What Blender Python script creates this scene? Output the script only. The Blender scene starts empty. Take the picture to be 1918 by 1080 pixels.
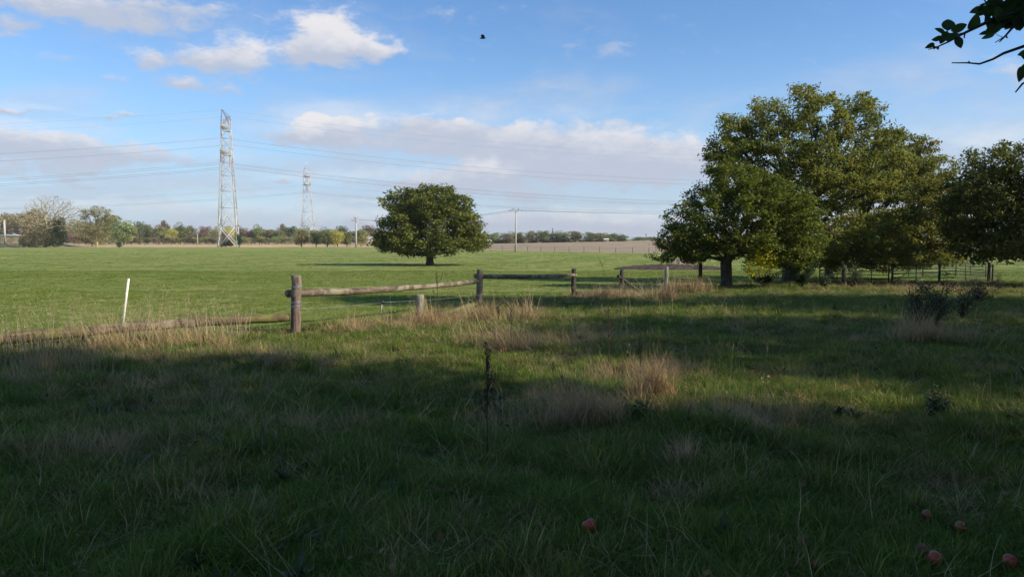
import bpy, math, random
import numpy as np
from mathutils import Vector
random.seed(7); RNG = np.random.default_rng(11)
R = math.radians
scn = bpy.context.scene
COL = scn.collection

# ------------------------------------------------------------ camera
FPX = 1395.0                      # focal length in photo pixels (1918 wide)
HOR = 448.0                       # horizon row
CAMZ = 1.6
PITCH = math.atan((540 - HOR) / FPX)
cam_d = bpy.data.cameras.new('camera'); cam = bpy.data.objects.new('camera', cam_d); COL.objects.link(cam)
cam.location = (0, 0, CAMZ); cam.rotation_euler = (R(90) - PITCH, 0, 0)
cam_d.sensor_width = 36; cam_d.lens = 36 * FPX / 1918.0
cam_d.clip_start = 0.05; cam_d.clip_end = 20000
scn.camera = cam

# ------------------------------------------------------------ sun, exposure
SUNV = Vector((1.4, -0.5, 1.0)).normalized()
SUN_EL = math.asin(SUNV.z); SUN_AZ = math.atan2(SUNV.x, SUNV.y)
sd = bpy.data.lights.new('sun', 'SUN'); sd.energy = 4.6; sd.angle = R(0.53); sd.color = (1.0, 0.90, 0.76)
sun = bpy.data.objects.new('sun', sd); COL.objects.link(sun)
sun.rotation_euler = SUNV.to_track_quat('Z', 'Y').to_euler(); sun.location = (30, -20, 60)
scn.view_settings.view_transform = 'Standard'
try: scn.view_settings.look = 'None'
except Exception: pass
scn.view_settings.exposure = 0.45; scn.view_settings.gamma = 1.0

# ------------------------------------------------------------ node helper
class NT:
    def __init__(s, tree):
        s.t = tree; s.n = tree.nodes; s.l = tree.links; s.n.clear()
    def add(s, kind, **kw):
        n = s.n.new(kind)
        for k, v in kw.items(): setattr(n, k, v)
        return n
    def put(s, sock, v):
        if hasattr(v, 'is_output') or isinstance(v, bpy.types.NodeSocket): s.l.new(v, sock)
        else: sock.default_value = v
    def m(s, op, a, b=None, c=None, clamp=False):
        n = s.add('ShaderNodeMath', operation=op); n.use_clamp = clamp
        s.put(n.inputs[0], a)
        if b is not None: s.put(n.inputs[1], b)
        if c is not None: s.put(n.inputs[2], c)
        return n.outputs[0]
    def vm(s, op, a, b=None):
        n = s.add('ShaderNodeVectorMath', operation=op); s.put(n.inputs[0], a)
        if b is not None:
            if op == 'SCALE': s.put(n.inputs[3], b)
            else: s.put(n.inputs[1], b)
        return n.outputs[0]
    def noise(s, vec, scale, detail=4, rough=0.55, dist=0.0, col=False):
        n = s.add('ShaderNodeTexNoise'); s.put(n.inputs['Vector'], vec)
        n.inputs['Scale'].default_value = scale; n.inputs['Detail'].default_value = detail
        n.inputs['Roughness'].default_value = rough; n.inputs['Distortion'].default_value = dist
        return n.outputs[1 if col else 0]
    def ramp(s, f, lo, hi, smooth=True):
        n = s.add('ShaderNodeMapRange'); n.interpolation_type = 'SMOOTHSTEP' if smooth else 'LINEAR'
        n.clamp = True
        s.put(n.inputs[0], f); s.put(n.inputs[1], lo); s.put(n.inputs[2], hi)
        return n.outputs[0]
    def mix(s, f, a, b):
        n = s.add('ShaderNodeMix', data_type='RGBA')
        s.put(n.inputs[0], f)
        for q, v in ((n.inputs[6], a), (n.inputs[7], b)):
            if isinstance(v, tuple): q.default_value = (v[0], v[1], v[2], 1)
            else: s.l.new(v, q)
        return n.outputs[2]
    def scale(s, vec, v3):
        n = s.add('ShaderNodeVectorMath', operation='MULTIPLY'); s.put(n.inputs[0], vec); n.inputs[1].default_value = v3
        return n.outputs[0]

# ------------------------------------------------------------ world: Nishita sky with clouds
w = bpy.data.worlds.new('World'); scn.world = w; w.use_nodes = True
T = NT(w.node_tree)
sky = T.add('ShaderNodeTexSky', sky_type='NISHITA'); sky.sun_disc = False
sky.sun_elevation = SUN_EL; sky.sun_rotation = SUN_AZ
sky.air_density = 1.0; sky.dust_density = 0.3; sky.ozone_density = 3.0; sky.altitude = 100
BGS = 0.12
tc = T.add('ShaderNodeTexCoord').outputs['Generated']
sep = T.add('ShaderNodeSeparateXYZ'); T.l.new(tc, sep.inputs[0])
dx, dy, dz = sep.outputs
az = T.m('MULTIPLY', T.m('ARCTAN2', dx, dy), 57.2958)
el = T.m('MULTIPLY', T.m('ARCSINE', dz), 57.2958)
comb = T.add('ShaderNodeCombineXYZ'); T.l.new(az, comb.inputs[0]); T.l.new(T.m('MULTIPLY', el, 2.2), comb.inputs[1])
ae = comb.outputs[0]
# wispy layer, seen in perspective (plane above the field)
zz = T.m('ADD', T.m('MAXIMUM', dz, 0.0), 0.055)
cp = T.add('ShaderNodeCombineXYZ'); T.l.new(T.m('DIVIDE', dx, zz), cp.inputs[0]); T.l.new(T.m('DIVIDE', dy, zz), cp.inputs[1])
layer = T.noise(T.vm('ADD', cp.outputs[0], (3.3, 1.2, 0.0)), 0.55, 8, 0.58, 0.25)
wisp_n = T.noise(T.vm('ADD', ae, (12.0, 3.0, 0.0)), 0.085, 7, 0.6, 0.35)
lowm = T.m('SUBTRACT', 1.0, T.ramp(el, 3.0, 14.0))
wisp = T.ramp(T.m('ADD', T.m('ADD', T.m('MULTIPLY', layer, 0.5), T.m('MULTIPLY', wisp_n, 0.5)), T.m('MULTIPLY', lowm, 0.17)), 0.50, 0.72)
wisp = T.m('MULTIPLY', wisp, 0.62)
# shaped cumulus and banks (azimuth, elevation, half-width, half-height, strength, softness)
def azel(px, py):
    u, v = (px - 959) / FPX, (540 - py) / FPX
    f = Vector((u, math.cos(PITCH) + v * math.sin(PITCH), -math.sin(PITCH) + v * math.cos(PITCH))).normalized()
    return math.degrees(math.atan2(f.x, f.y)), math.degrees(math.asin(f.z))
BL = [(620, 66, 62, 40, 1.25), (700, 92, 50, 20, 1.0), (580, 100, 50, 24, .9), (455, 104, 48, 30, 1.0), (380, 116, 60, 22, .8), (275, 120, 30, 22, .65),
      (615, 238, 58, 24, 1.7), (545, 258, 70, 14, .7), (400, 166, 80, 9, .55), (340, 155, 40, 8, .5),
      (800, 236, 120, 22, .8), (700, 275, 160, 24, .5), (950, 262, 200, 30, .85), (1130, 285, 230, 34, .9), (1250, 320, 220, 44, .8), (1000, 330, 220, 34, .5), (1150, 228, 130, 14, .3),
      (920, 322, 46, 22, 1.1), (985, 372, 40, 16, .9), (775, 345, 60, 18, .85), (655, 345, 50, 16, .6), (525, 338, 34, 10, .85), (860, 350, 90, 30, .55),
      (1120, 88, 70, 18, .40), (820, 35, 90, 20, .28), (1860, 285, 90, 24, .75), (1900, 140, 34, 22, .75),
      (30, 262, 120, 20, .8), (150, 285, 160, 26, .6), (60, 320, 150, 24, .7), (330, 300, 120, 16, .45), (180, 18, 160, 30, .5), (330, 12, 130, 22, .5), (230, 45, 120, 18, .45), (90, 8, 90, 16, .5),
      (20, 206, 60, 8, .8), (190, 221, 30, 5, .7), (245, 216, 30, 4, .7), (125, 110, 44, 8, .5), (20, 42, 40, 9, .7), (12, 62, 24, 8, .6), (205, 150, 30, 7, .4),
      (1180, 425, 240, 20, .8), (1000, 405, 90, 14, .7), (820, 418, 150, 16, .65), (420, 400, 300, 16, .45), (690, 425, 300, 16, .6), (1400, 420, 300, 26, .7), (150, 425, 260, 18, .5), (180, 350, 60, 8, .5), (680, 380, 30, 5, .7), (1048, 168, 26, 5, .45), (968, 176, 12, 4, .4)]
warp = T.noise(ae, 0.55, 7, 0.62, 0.2, col=True)
wv = T.vm('SCALE', T.vm('SUBTRACT', warp, (0.5, 0.5, 0.5)), 3.4)
wp = T.vm('ADD', ae, wv)
s2 = T.add('ShaderNodeSeparateXYZ'); T.l.new(wp, s2.inputs[0]); wx, wy = s2.outputs[0], s2.outputs[1]
dens = None; shade = None
for (px, py, hw, hh, st) in BL:
    a, e = azel(px, py); ra = hw / FPX * 57.3; re = hh / FPX * 57.3 * 2.2
    ex = T.m('DIVIDE', T.m('SUBTRACT', wx, a), ra * 1.1); ey = T.m('DIVIDE', T.m('SUBTRACT', wy, e * 2.2), re * 1.1)
    r2 = T.m('ADD', T.m('MULTIPLY', ex, ex), T.m('MULTIPLY', ey, ey))
    g = T.m('MULTIPLY', T.m('POWER', 2.718, T.m('MULTIPLY', r2, -1.2)), st)
    s_ = T.m('MULTIPLY', g, T.m('ADD', T.m('MULTIPLY', ey, 0.8), 0.3 if st > .95 else -0.15))
    dens = g if dens is None else T.m('ADD', dens, g)
    shade = s_ if shade is None else T.m('ADD', shade, s_)
fine = T.noise(ae, 0.42, 9, 0.66, 0.3)
dn = T.m('ADD', dens, T.m('MULTIPLY', T.m('SUBTRACT', fine, 0.5), 1.8))
blob = T.m('MULTIPLY', T.ramp(dn, 0.12, 1.0), 0.92)
cover = T.m('MAXIMUM', blob, wisp)
lit = T.ramp(T.m('ADD', T.m('DIVIDE', shade, T.m('ADD', dens, 0.25)), T.m('MULTIPLY', T.m('SUBTRACT', fine, 0.5), 0.9)), -0.25, 0.6)
k = 1 / BGS
grey = (0.385 * k, 0.42 * k, 0.505 * k); white = (0.66 * k, 0.635 * k, 0.635 * k)
ccol = T.mix(lit, grey, white)
hz = T.m('SUBTRACT', 1.0, T.ramp(el, 0.0, 16.0))
tint = T.mix(1.0, sky.outputs[0], sky.outputs[0])
skyc = T.add('ShaderNodeMix', data_type='RGBA', blend_type='MULTIPLY'); skyc.inputs[0].default_value = 1.0
T.l.new(sky.outputs[0], skyc.inputs[6]); skyc.inputs[7].default_value = (0.68, 0.87, 1.04, 1)
skyb = T.mix(T.m('MULTIPLY', hz, 0.55), skyc.outputs[2], (0.36 * k, 0.50 * k, 0.66 * k))
upz = T.ramp(dz, -0.02, 0.0)
fin = T.mix(T.m('MULTIPLY', cover, upz), skyb, ccol)
bg = T.add('ShaderNodeBackground'); T.l.new(fin, bg.inputs[0]); bg.inputs[1].default_value = BGS
out = T.add('ShaderNodeOutputWorld'); T.l.new(bg.outputs[0], out.inputs[0])

# ------------------------------------------------------------ terrain
def sst(x, a, b):
    t = np.clip((x - a) / (b - a), 0, 1); return t * t * (3 - 2 * t)
_sn = [(RNG.normal(0, 1, 2), RNG.uniform(0, 6.28)) for _ in range(24)]
def wav(x, y, wl, s=0, n=6):
    r = 0
    for i in range(n):
        d, ph = _sn[(s + i) % 24]; d = d / np.linalg.norm(d)
        r = r + np.sin((x * d[0] + y * d[1]) * 6.283 / (wl * (0.7 + 0.13 * i)) + ph)
    return r / n
def H(x, y):
    x = np.asarray(x, float); y = np.asarray(y, float)
    t = np.clip(y / 90.0, 0, 1.15)
    z = -1.5 * np.where(t < 0.85, t, 0.85 + 0.15 * (1 - np.exp(-(t - 0.85) / 0.15)))
    z = z + sst(y, 165, 365) * np.interp(x, [-60, 0, 60, 160, 400], [0, 0.95, 2.05, 3.2, 4.0])
    near = np.exp(-np.maximum(y - 12, 0) / 14.0) * 0.75 + 0.25
    z = z + 0.07 * near * wav(x, y, 3.3, 0) * np.clip((100 - y) / 60, 0, 1) + 0.045 * near * wav(x, y, 1.3, 7) * np.clip((45 - y) / 20, 0, 1)
    z = z + 0.12 * wav(x, y, 23.0, 13) * np.clip((y - 15) / 30, 0, 1) * np.clip((300 - y) / 100, 0, 1) * 0.6
    return z
def hz_(x, y): return float(H(x, y))
def ray(px, py):
    u, v = (px - 959) / FPX, (540 - py) / FPX
    return np.array([u, math.cos(PITCH) + v * math.sin(PITCH), -math.sin(PITCH) + v * math.cos(PITCH)])
def G(px, py):
    d = ray(px, py); t = 1.0; st = 0.05
    while t < 3000:
        p = np.array([0, 0, CAMZ]) + d * t
        if p[2] <= hz_(p[0], p[1]): break
        st = max(0.02, t * 0.004); t += st
    return Vector(p)
def D(px, py, y):
    d = ray(px, py); k_ = y / d[1]; return Vector((d[0] * k_, y, CAMZ + d[2] * k_))

FX = [-400, -60, -20, -8.6, -7.1, -5.9, -4.4, -0.9, 2.2, 4.3, 8, 12, 16, 25, 60, 400]
FY = [5, 7.5, 9.5, 11.9, 12.9, 14.1, 15.2, 21.5, 27.2, 29.5, 33.5, 37, 40, 40.5, 42, 60]
def Fc(x): return np.interp(x, FX, FY)
BX = [-1500, -200, -53, -8, 29, 150, 1500]
BY = [290, 288, 284, 205, 166, 160, 160]
def Bc(x): return np.interp(x, BX, BY)

# ------------------------------------------------------------ materials
MATS = {}
def newmat(name):
    m = bpy.data.materials.new(name); m.use_nodes = True; MATS[name] = m
    return m, NT(m.node_tree)
def finish(t, col, rough=0.9, bump=None, bstr=0.4, bdist=0.02, spec=0.3, metal=0.0, transl=0.0, tcol=None):
    b = t.add('ShaderNodeBsdfPrincipled')
    if isinstance(col, tuple): b.inputs['Base Color'].default_value = (*col, 1)
    else: t.l.new(col, b.inputs['Base Color'])
    t.put(b.inputs['Roughness'], rough); b.inputs['Specular IOR Level'].default_value = spec; b.inputs['Metallic'].default_value = metal
    if bump is not None:
        bn = t.add('ShaderNodeBump'); bn.inputs['Strength'].default_value = bstr; bn.inputs['Distance'].default_value = bdist
        t.l.new(bump, bn.inputs['Height']); t.l.new(bn.outputs[0], b.inputs['Normal'])
    o = t.add('ShaderNodeOutputMaterial'); res = b.outputs[0]
    if transl > 0:
        tr = t.add('ShaderNodeBsdfTranslucent')
        if isinstance(col, tuple): tr.inputs[0].default_value = (*col, 1)
        else:
            t.l.new(tcol if tcol is not None else col, tr.inputs[0])
        mx = t.add('ShaderNodeMixShader'); mx.inputs[0].default_value = transl
        t.l.new(res, mx.inputs[1]); t.l.new(tr.outputs[0], mx.inputs[2]); res = mx.outputs[0]
    t.l.new(res, o.inputs[0])
def wpos(t): return t.add('ShaderNodeNewGeometry').outputs['Position']
def opos(t): return t.add('ShaderNodeTexCoord').outputs['Object']

def mat_leaf(name, c1, c2, c3=None, f3=0.1, transl=0.35, rough=0.5, objvar=0.25, spec=0.3):
    m, t = newmat(name)
    at = t.add('ShaderNodeAttribute'); at.attribute_name = 'lr'
    rnd = t.add('ShaderNodeObjectInfo').outputs['Random']
    col = t.mix(at.outputs['Fac'], c1, c2)
    if c3:
        # autumn leaves in patches
        n = t.noise(opos(t), 0.7, 3)
        f = t.ramp(t.m('ADD', t.m('MULTIPLY', n, 0.6), t.m('MULTIPLY', at.outputs['Fac'], 0.4)), 0.68 - f3, 0.78 - f3)
        col = t.mix(f, col, c3)
    hs = t.add('ShaderNodeHueSaturation'); t.l.new(col, hs.inputs['Color'])
    t.l.new(t.m('ADD', t.m('MULTIPLY', rnd, objvar * 2), 1 - objvar), hs.inputs['Value'])
    t.l.new(t.m('ADD', t.m('MULTIPLY', rnd, objvar * 0.10), 0.5 - objvar * 0.05), hs.inputs['Hue'])
    finish(t, hs.outputs[0], rough, transl=transl, spec=spec)
    return m
mat_leaf('leaf_walnut', (0.13, 0.155, 0.030), (0.30, 0.315, 0.055), (0.36, 0.24, 0.06), 0.04, transl=.42, rough=.6, spec=.15)
mat_leaf('leaf_apple', (0.10, 0.155, 0.024), (0.26, 0.32, 0.045), (0.28, 0.24, 0.03), 0.05, rough=.6, spec=.15)
mat_leaf('leaf_yellow', (0.40, 0.38, 0.03), (0.60, 0.52, 0.05), transl=0.5)
mat_leaf('leaf_lone', (0.082, 0.104, 0.022), (0.205, 0.215, 0.04), (0.24, 0.17, 0.04), 0.05, transl=0.28, rough=.6, spec=.15)
mat_leaf('leaf_far_green', (0.19, 0.24, 0.07), (0.36, 0.40, 0.13), (0.20, 0.15, 0.05), 0.05, objvar=0.3)
mat_leaf('leaf_far_dark', (0.11, 0.16, 0.07), (0.20, 0.25, 0.10), objvar=0.25)
mat_leaf('leaf_far_yellow', (0.42, 0.40, 0.09), (0.60, 0.54, 0.13), objvar=0.15)
mat_leaf('leaf_far_olive', (0.25, 0.25, 0.10), (0.42, 0.40, 0.16), (0.20, 0.13, 0.06), 0.12, objvar=0.25)
mat_leaf('leaf_far_brown', (0.22, 0.19, 0.11), (0.36, 0.30, 0.17), (0.32, 0.22, 0.11), 0.1, objvar=0.25)
mat_leaf('leaf_far_red', (0.22, 0.13, 0.10), (0.34, 0.21, 0.15), objvar=0.15)
mat_leaf('leaf_ivy', (0.025, 0.055, 0.018), (0.06, 0.10, 0.025), transl=0.15)
mat_leaf('leaf_canopy', (0.11, 0.13, 0.026), (0.25, 0.255, 0.045), transl=0.5, spec=.15)
mat_leaf('leaf_dead', (0.13, 0.07, 0.03), (0.26, 0.16, 0.07), transl=.2, spec=.1)
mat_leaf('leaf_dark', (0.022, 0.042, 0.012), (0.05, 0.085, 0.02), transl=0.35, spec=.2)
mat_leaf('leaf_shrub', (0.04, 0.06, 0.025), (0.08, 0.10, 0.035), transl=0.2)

def mat_bark(name, c1, c2, c3=None, sc=3.0):
    m, t = newmat(name); p = t.scale(opos(t), (1, 1, 0.25))
    n = t.noise(p, sc * 4, 6, 0.65); n2 = t.noise(opos(t), sc * 0.7, 4)
    col = t.mix(t.ramp(n, 0.35, 0.65), c1, c2)
    if c3: col = t.mix(t.ramp(n2, 0.5, 0.62), col, c3)
    finish(t, col, 0.95, n, 0.9, 0.03)
mat_bark('bark', (0.035, 0.028, 0.020), (0.095, 0.078, 0.055), (0.085, 0.09, 0.05))
mat_bark('bark_lichen', (0.28, 0.23, 0.12), (0.42, 0.36, 0.20), (0.38, 0.31, 0.10))
mat_bark('bark_twig', (0.02, 0.016, 0.014), (0.05, 0.042, 0.035))

def mat_wood(name, c1, c2, lichen, lf, axis=2):
    m, t = newmat(name)
    s = [9, 9, 9]; s[axis] = 0.7
    p = t.scale(opos(t), tuple(s))
    g = t.noise(p, 3.0, 7, 0.7, 0.4); n2 = t.noise(opos(t), 5.0, 5, 0.65); n3 = t.noise(opos(t), 1.1, 3)
    col = t.mix(t.ramp(g, 0.33, 0.68), c1, c2)
    col = t.mix(t.m('MULTIPLY', t.ramp(t.m('ADD', t.m('MULTIPLY', n2, 0.6), t.m('MULTIPLY', n3, 0.4)), 0.47, 0.58), lf), col, lichen)
    cr = t.ramp(g, 0.30, 0.36)
    col = t.mix(t.m('SUBTRACT', 1.0, cr), col, (0.02, 0.016, 0.012))
    finish(t, col, 0.92, g, 1.0, 0.012)
mat_wood('wood_post', (0.075, 0.055, 0.04), (0.24, 0.19, 0.14), (0.20, 0.19, 0.12), 0.5)
mat_wood('wood_post_red', (0.08, 0.045, 0.035), (0.23, 0.16, 0.125), (0.24, 0.23, 0.16), 0.5)
mat_wood('wood_pale', (0.13, 0.115, 0.085), (0.36, 0.33, 0.25), (0.26, 0.27, 0.15), 0.4)
mat_wood('wood_rail', (0.06, 0.042, 0.03), (0.20, 0.15, 0.10), (0.34, 0.31, 0.20), 0.6, axis=0)
mat_wood('wood_rail_moss', (0.075, 0.055, 0.03), (0.20, 0.15, 0.075), (0.19, 0.19, 0.05), 0.7, axis=0)
mat_wood('wood_dark', (0.03, 0.024, 0.02), (0.085, 0.07, 0.055), (0.10, 0.10, 0.06), 0.4)

def simple(name, c, rough=0.6, metal=0.0, spec=0.4, var=0.15, sc=6.0):
    m, t = newmat(name); n = t.noise(opos(t), sc, 5)
    a = tuple(x * (1 - var) for x in c); b = tuple(min(1, x * (1 + var)) for x in c)
    finish(t, t.mix(t.ramp(n, .3, .7), a, b), rough, n, 0.15, 0.005, spec, metal)
simple('steel_light', (0.48, 0.47, 0.43), 0.6, 0.0, var=0.3, sc=0.25)
simple('steel_pale', (0.66, 0.65, 0.60), 0.6, 0.0)
simple('steel_rust', (0.20, 0.15, 0.12), 0.8)
simple('wire_dark', (0.24, 0.25, 0.27), 0.6)
simple('insulator', (0.30, 0.12, 0.08), 0.4)
simple('galvanised', (0.42, 0.43, 0.44), 0.45, 0.6)
simple('hurdle_paint', (0.018, 0.027, 0.022), 0.6)
simple('concrete', (0.46, 0.42, 0.35), 0.9)
simple('white_plastic', (0.80, 0.77, 0.60), 0.5, var=0.08)
simple('black_plastic', (0.012, 0.012, 0.012), 0.4)
simple('bird_black', (0.012, 0.012, 0.014), 0.5)
simple('insect_dark', (0.05, 0.05, 0.055), 0.6)
simple('car_paint', (0.45, 0.47, 0.50), 0.25, 0.5, var=0.03)
simple('car_dark', (0.035, 0.04, 0.05), 0.15, var=0.05)
simple('tyre', (0.02, 0.02, 0.02), 0.9)
simple('roof_pale', (0.62, 0.60, 0.57), 0.7); simple('wall_pale', (0.60, 0.56, 0.48), 0.9)
simple('asphalt', (0.06, 0.06, 0.062), 0.9)
simple('straw', (0.46, 0.33, 0.17), 0.9)
simple('seed_brown', (0.055, 0.036, 0.024), 0.9, var=0.4, sc=60)
simple('stone', (0.24, 0.20, 0.14), 0.95, var=0.25)

m, t = newmat('soil_dark'); n = t.noise(wpos(t), 2.5, 7, 0.7)
finish(t, t.mix(t.ramp(n, .35, .65), (0.030, 0.020, 0.014), (0.095, 0.065, 0.045)), 0.95, n, 1.0, 0.15)
m, t = newmat('pasture'); P = wpos(t)
n1 = t.noise(P, 0.12, 5, 0.6); n2 = t.noise(P, 1.3, 6, 0.65); n3 = t.noise(P, 14, 5, 0.7); n4 = t.noise(P, 0.5, 5, .65)
c = t.mix(t.ramp(n2, .33, .67), (0.125, 0.180, 0.034), (0.225, 0.285, 0.062))
c = t.mix(t.ramp(n1, .38, .62), c, (0.27, 0.285, 0.08))
c = t.mix(t.m('MULTIPLY', t.ramp(n4, .60, .70), 0.75), c, (0.045, 0.085, 0.022))
c = t.mix(t.m('MULTIPLY', t.ramp(n3, .5, .75), 0.5), c, (0.24, 0.22, 0.09))
n5 = t.noise(P, 0.8, 3, .5); c = t.mix(t.m('MULTIPLY', t.ramp(n5, .685, .72), 0.8), c, (0.16, 0.115, 0.07))
bb = t.m('ADD', n3, t.m('MULTIPLY', n2, 2.5))
finish(t, c, 0.9, bb, 1.0, 0.10, spec=.1)
m, t = newmat('rough_ground'); P = wpos(t)
n1 = t.noise(P, 0.35, 5, 0.6); n2 = t.noise(P, 6, 6, 0.7)
c = t.mix(t.ramp(n2, .35, .65), (0.022, 0.030, 0.012), (0.05, 0.062, 0.022))
c = t.mix(t.ramp(n1, .52, .64), c, (0.085, 0.062, 0.035))
finish(t, c, 0.95, n2, 1.0, 0.06, spec=.1)
m, t = newmat('plough'); P = wpos(t)
n1 = t.noise(P, 0.10, 4); n2 = t.noise(P, 0.9, 7, 0.7)
ws = t.add('ShaderNodeTexWave'); t.l.new(P, ws.inputs[0]); ws.bands_direction = 'X'; ws.inputs['Scale'].default_value = 0.3; ws.inputs['Distortion'].default_value = 1.5
c = t.mix(t.ramp(n2, .35, .65), (0.24, 0.165, 0.10), (0.40, 0.29, 0.18))
c = t.mix(t.ramp(n1, .4, .6), c, (0.33, 0.28, 0.19)); c = t.mix(t.m('MULTIPLY', ws.outputs[1], .2), c, (0.17, .13, .09))
finish(t, c, 0.95, n2, 1.0, 0.3, spec=.1)
m, t = newmat('stubble'); P = wpos(t)
n1 = t.noise(P, 0.06, 4); n2 = t.noise(t.scale(P, (1, .3, 1)), 0.8, 6, 0.7)
c = t.mix(t.ramp(n2, .35, .65), (0.42, 0.28, 0.14), (0.60, 0.42, 0.22)); c = t.mix(t.ramp(n1, .5, .65), c, (0.36, .33, .17))
finish(t, c, 0.95, n2, 1.0, 0.2, spec=.1)
m, t = newmat('bank'); P = wpos(t)
n1 = t.noise(P, 0.15, 5, .6); n2 = t.noise(P, 1.2, 6, 0.7)
c = t.mix(t.ramp(n2, .35, .65), (0.20, 0.15, 0.09), (0.34, 0.27, 0.16)); c = t.mix(t.ramp(n1, .45, .6), c, (0.12, .13, .05))
finish(t, c, 0.95, n2, 1.0, 0.4, spec=.1)

def mat_grass(name, c1, c2, c3, thr, transl=0.35, vlo=0.6, psc=0.45):
    m, t = newmat(name); P = wpos(t)
    rnd = t.add('ShaderNodeObjectInfo').outputs['Random']
    at = t.add('ShaderNodeAttribute'); at.attribute_name = 'lr'
    n1 = t.noise(P, psc, 4, .6); n0 = t.noise(P, 2.3, 3, .6)
    c = t.mix(t.m('ADD', t.m('MULTIPLY', rnd, .5), t.m('MULTIPLY', n0, .5)), c1, c2)
    f = t.ramp(t.m('ADD', t.m('ADD', t.m('MULTIPLY', n1, .55), t.m('MULTIPLY', at.outputs['Fac'], .25)), t.m('MULTIPLY', rnd, .2)), thr, thr + .10)
    c = t.mix(f, c, c3)
    hs = t.add('ShaderNodeHueSaturation'); t.l.new(c, hs.inputs['Color'])
    t.l.new(t.m('ADD', t.m('MULTIPLY', at.outputs['Fac'], 1 - vlo), (1 + vlo) / 2), hs.inputs['Value'])
    finish(t, hs.outputs[0], 0.65, transl=transl, spec=.09)
mat_grass('grass_blade', (0.074, 0.142, 0.024), (0.20, 0.255, 0.040), (0.36, 0.27, 0.115), 0.56)
mat_grass('grass_short', (0.125, 0.180, 0.032), (0.225, 0.285, 0.057), (0.36, 0.30, 0.13), 0.62)
mat_grass('grass_dry', (0.34, 0.23, 0.115), (0.56, 0.41, 0.21), (0.22, 0.15, 0.085), 0.60, transl=.25)
mat_grass('grass_stalk', (0.34, 0.26, 0.15), (0.50, 0.41, 0.26), (0.24, 0.17, 0.10), 0.60, transl=.15)

def mat_apple():
    m, t = newmat('apple_skin'); n = t.noise(opos(t), 14, 4, .6); n2 = t.noise(opos(t), 45, 4, .6)
    c = t.mix(t.ramp(n, .42, .60), (0.42, 0.028, 0.022), (0.34, 0.07, 0.025)); c = t.mix(t.ramp(n2, .62, .7), c, (.10, .03, .02))
    finish(t, c, 0.35, spec=.5)
    m, t = newmat('apple_rotten'); n = t.noise(opos(t), 20, 4, .6)
    c = t.mix(t.ramp(n, .4, .6), (0.10, 0.035, 0.022), (0.26, 0.07, 0.035)); finish(t, c, 0.6, n, .5, .004)
    m, t = newmat('apple_orange'); n = t.noise(opos(t), 18, 4, .6)
    c = t.mix(t.ramp(n, .42, .60), (0.24, 0.08, 0.02), (0.18, 0.035, 0.015)); finish(t, c, 0.4, spec=.5)
mat_apple()

# ------------------------------------------------------------ mesh builder + tagging
def tag(o, label=None, cat=None, group=None, kind=None):
    if label: o['label'] = label
    if cat: o['category'] = cat
    if group: o['group'] = group
    if kind: o['kind'] = kind
    return o
def empty(name, loc, label, cat, group=None, rz=0):
    o = bpy.data.objects.new(name, None); COL.objects.link(o); o.location = loc; o.rotation_euler = (0, 0, rz)
    o.empty_display_size = 0.2
    return tag(o, label, cat, group)
class MB:
    def __init__(s): s.v = []; s.f = []; s.n = 0
    def addv(s, V, F):
        V = np.asarray(V, float); s.v.append(V)
        s.f.extend([tuple(int(i) + s.n for i in f) for f in F]); s.n += len(V); return s
    def tube(s, pts, rad, sides=8, cap=True, wob=0.0, seed=0):
        pts = [np.asarray(p, float) for p in pts]; n = len(pts)
        if not hasattr(rad, '__len__'): rad = [rad] * n
        rs = np.random.default_rng(seed + n); V = []; up = None
        for i, p in enumerate(pts):
            t_ = pts[min(i + 1, n - 1)] - pts[max(i - 1, 0)]; t_ = t_ / (np.linalg.norm(t_) + 1e-9)
            if up is None:
                a = np.array([0, 0, 1.]) if abs(t_[2]) < .9 else np.array([1., 0, 0]); up = np.cross(a, t_); up /= np.linalg.norm(up)
            up = up - t_ * up.dot(t_); up /= np.linalg.norm(up) + 1e-9; b = np.cross(t_, up)
            for k_ in range(sides):
                a = k_ * 6.28318 / sides; rr = rad[i] * (1 + wob * rs.uniform(-1, 1))
                V.append(p + (up * math.cos(a) + b * math.sin(a)) * rr)
        F = [(i * sides + k_, i * sides + (k_ + 1) % sides, (i + 1) * sides + (k_ + 1) % sides, (i + 1) * sides + k_) for i in range(n - 1) for k_ in range(sides)]
        if cap: F += [tuple(range(sides))[::-1], tuple((n - 1) * sides + k_ for k_ in range(sides))]
        return s.addv(V, F)
    def box(s, c, size, rz=0, rx=0):
        V = []
        for x in (-.5, .5):
            for y in (-.5, .5):
                for z in (-.5, .5):
                    v = Vector((x * size[0], y * size[1], z * size[2]))
                    if rx: v.rotate(__import__('mathutils').Euler((rx, 0, 0)))
                    if rz: v.rotate(__import__('mathutils').Euler((0, 0, rz)))
                    V.append((v.x + c[0], v.y + c[1], v.z + c[2]))
        return s.addv(V, [(0, 1, 3, 2), (4, 6, 7, 5), (0, 4, 5, 1), (2, 3, 7, 6), (0, 2, 6, 4), (1, 5, 7, 3)])
    def build(s, name, mat, parent=None, smooth=True, attr=None, link=True):
        V = np.concatenate(s.v) if s.v else np.zeros((0, 3))
        return mkmesh(name, V, s.f, mat, parent, smooth, attr, link)
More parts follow.
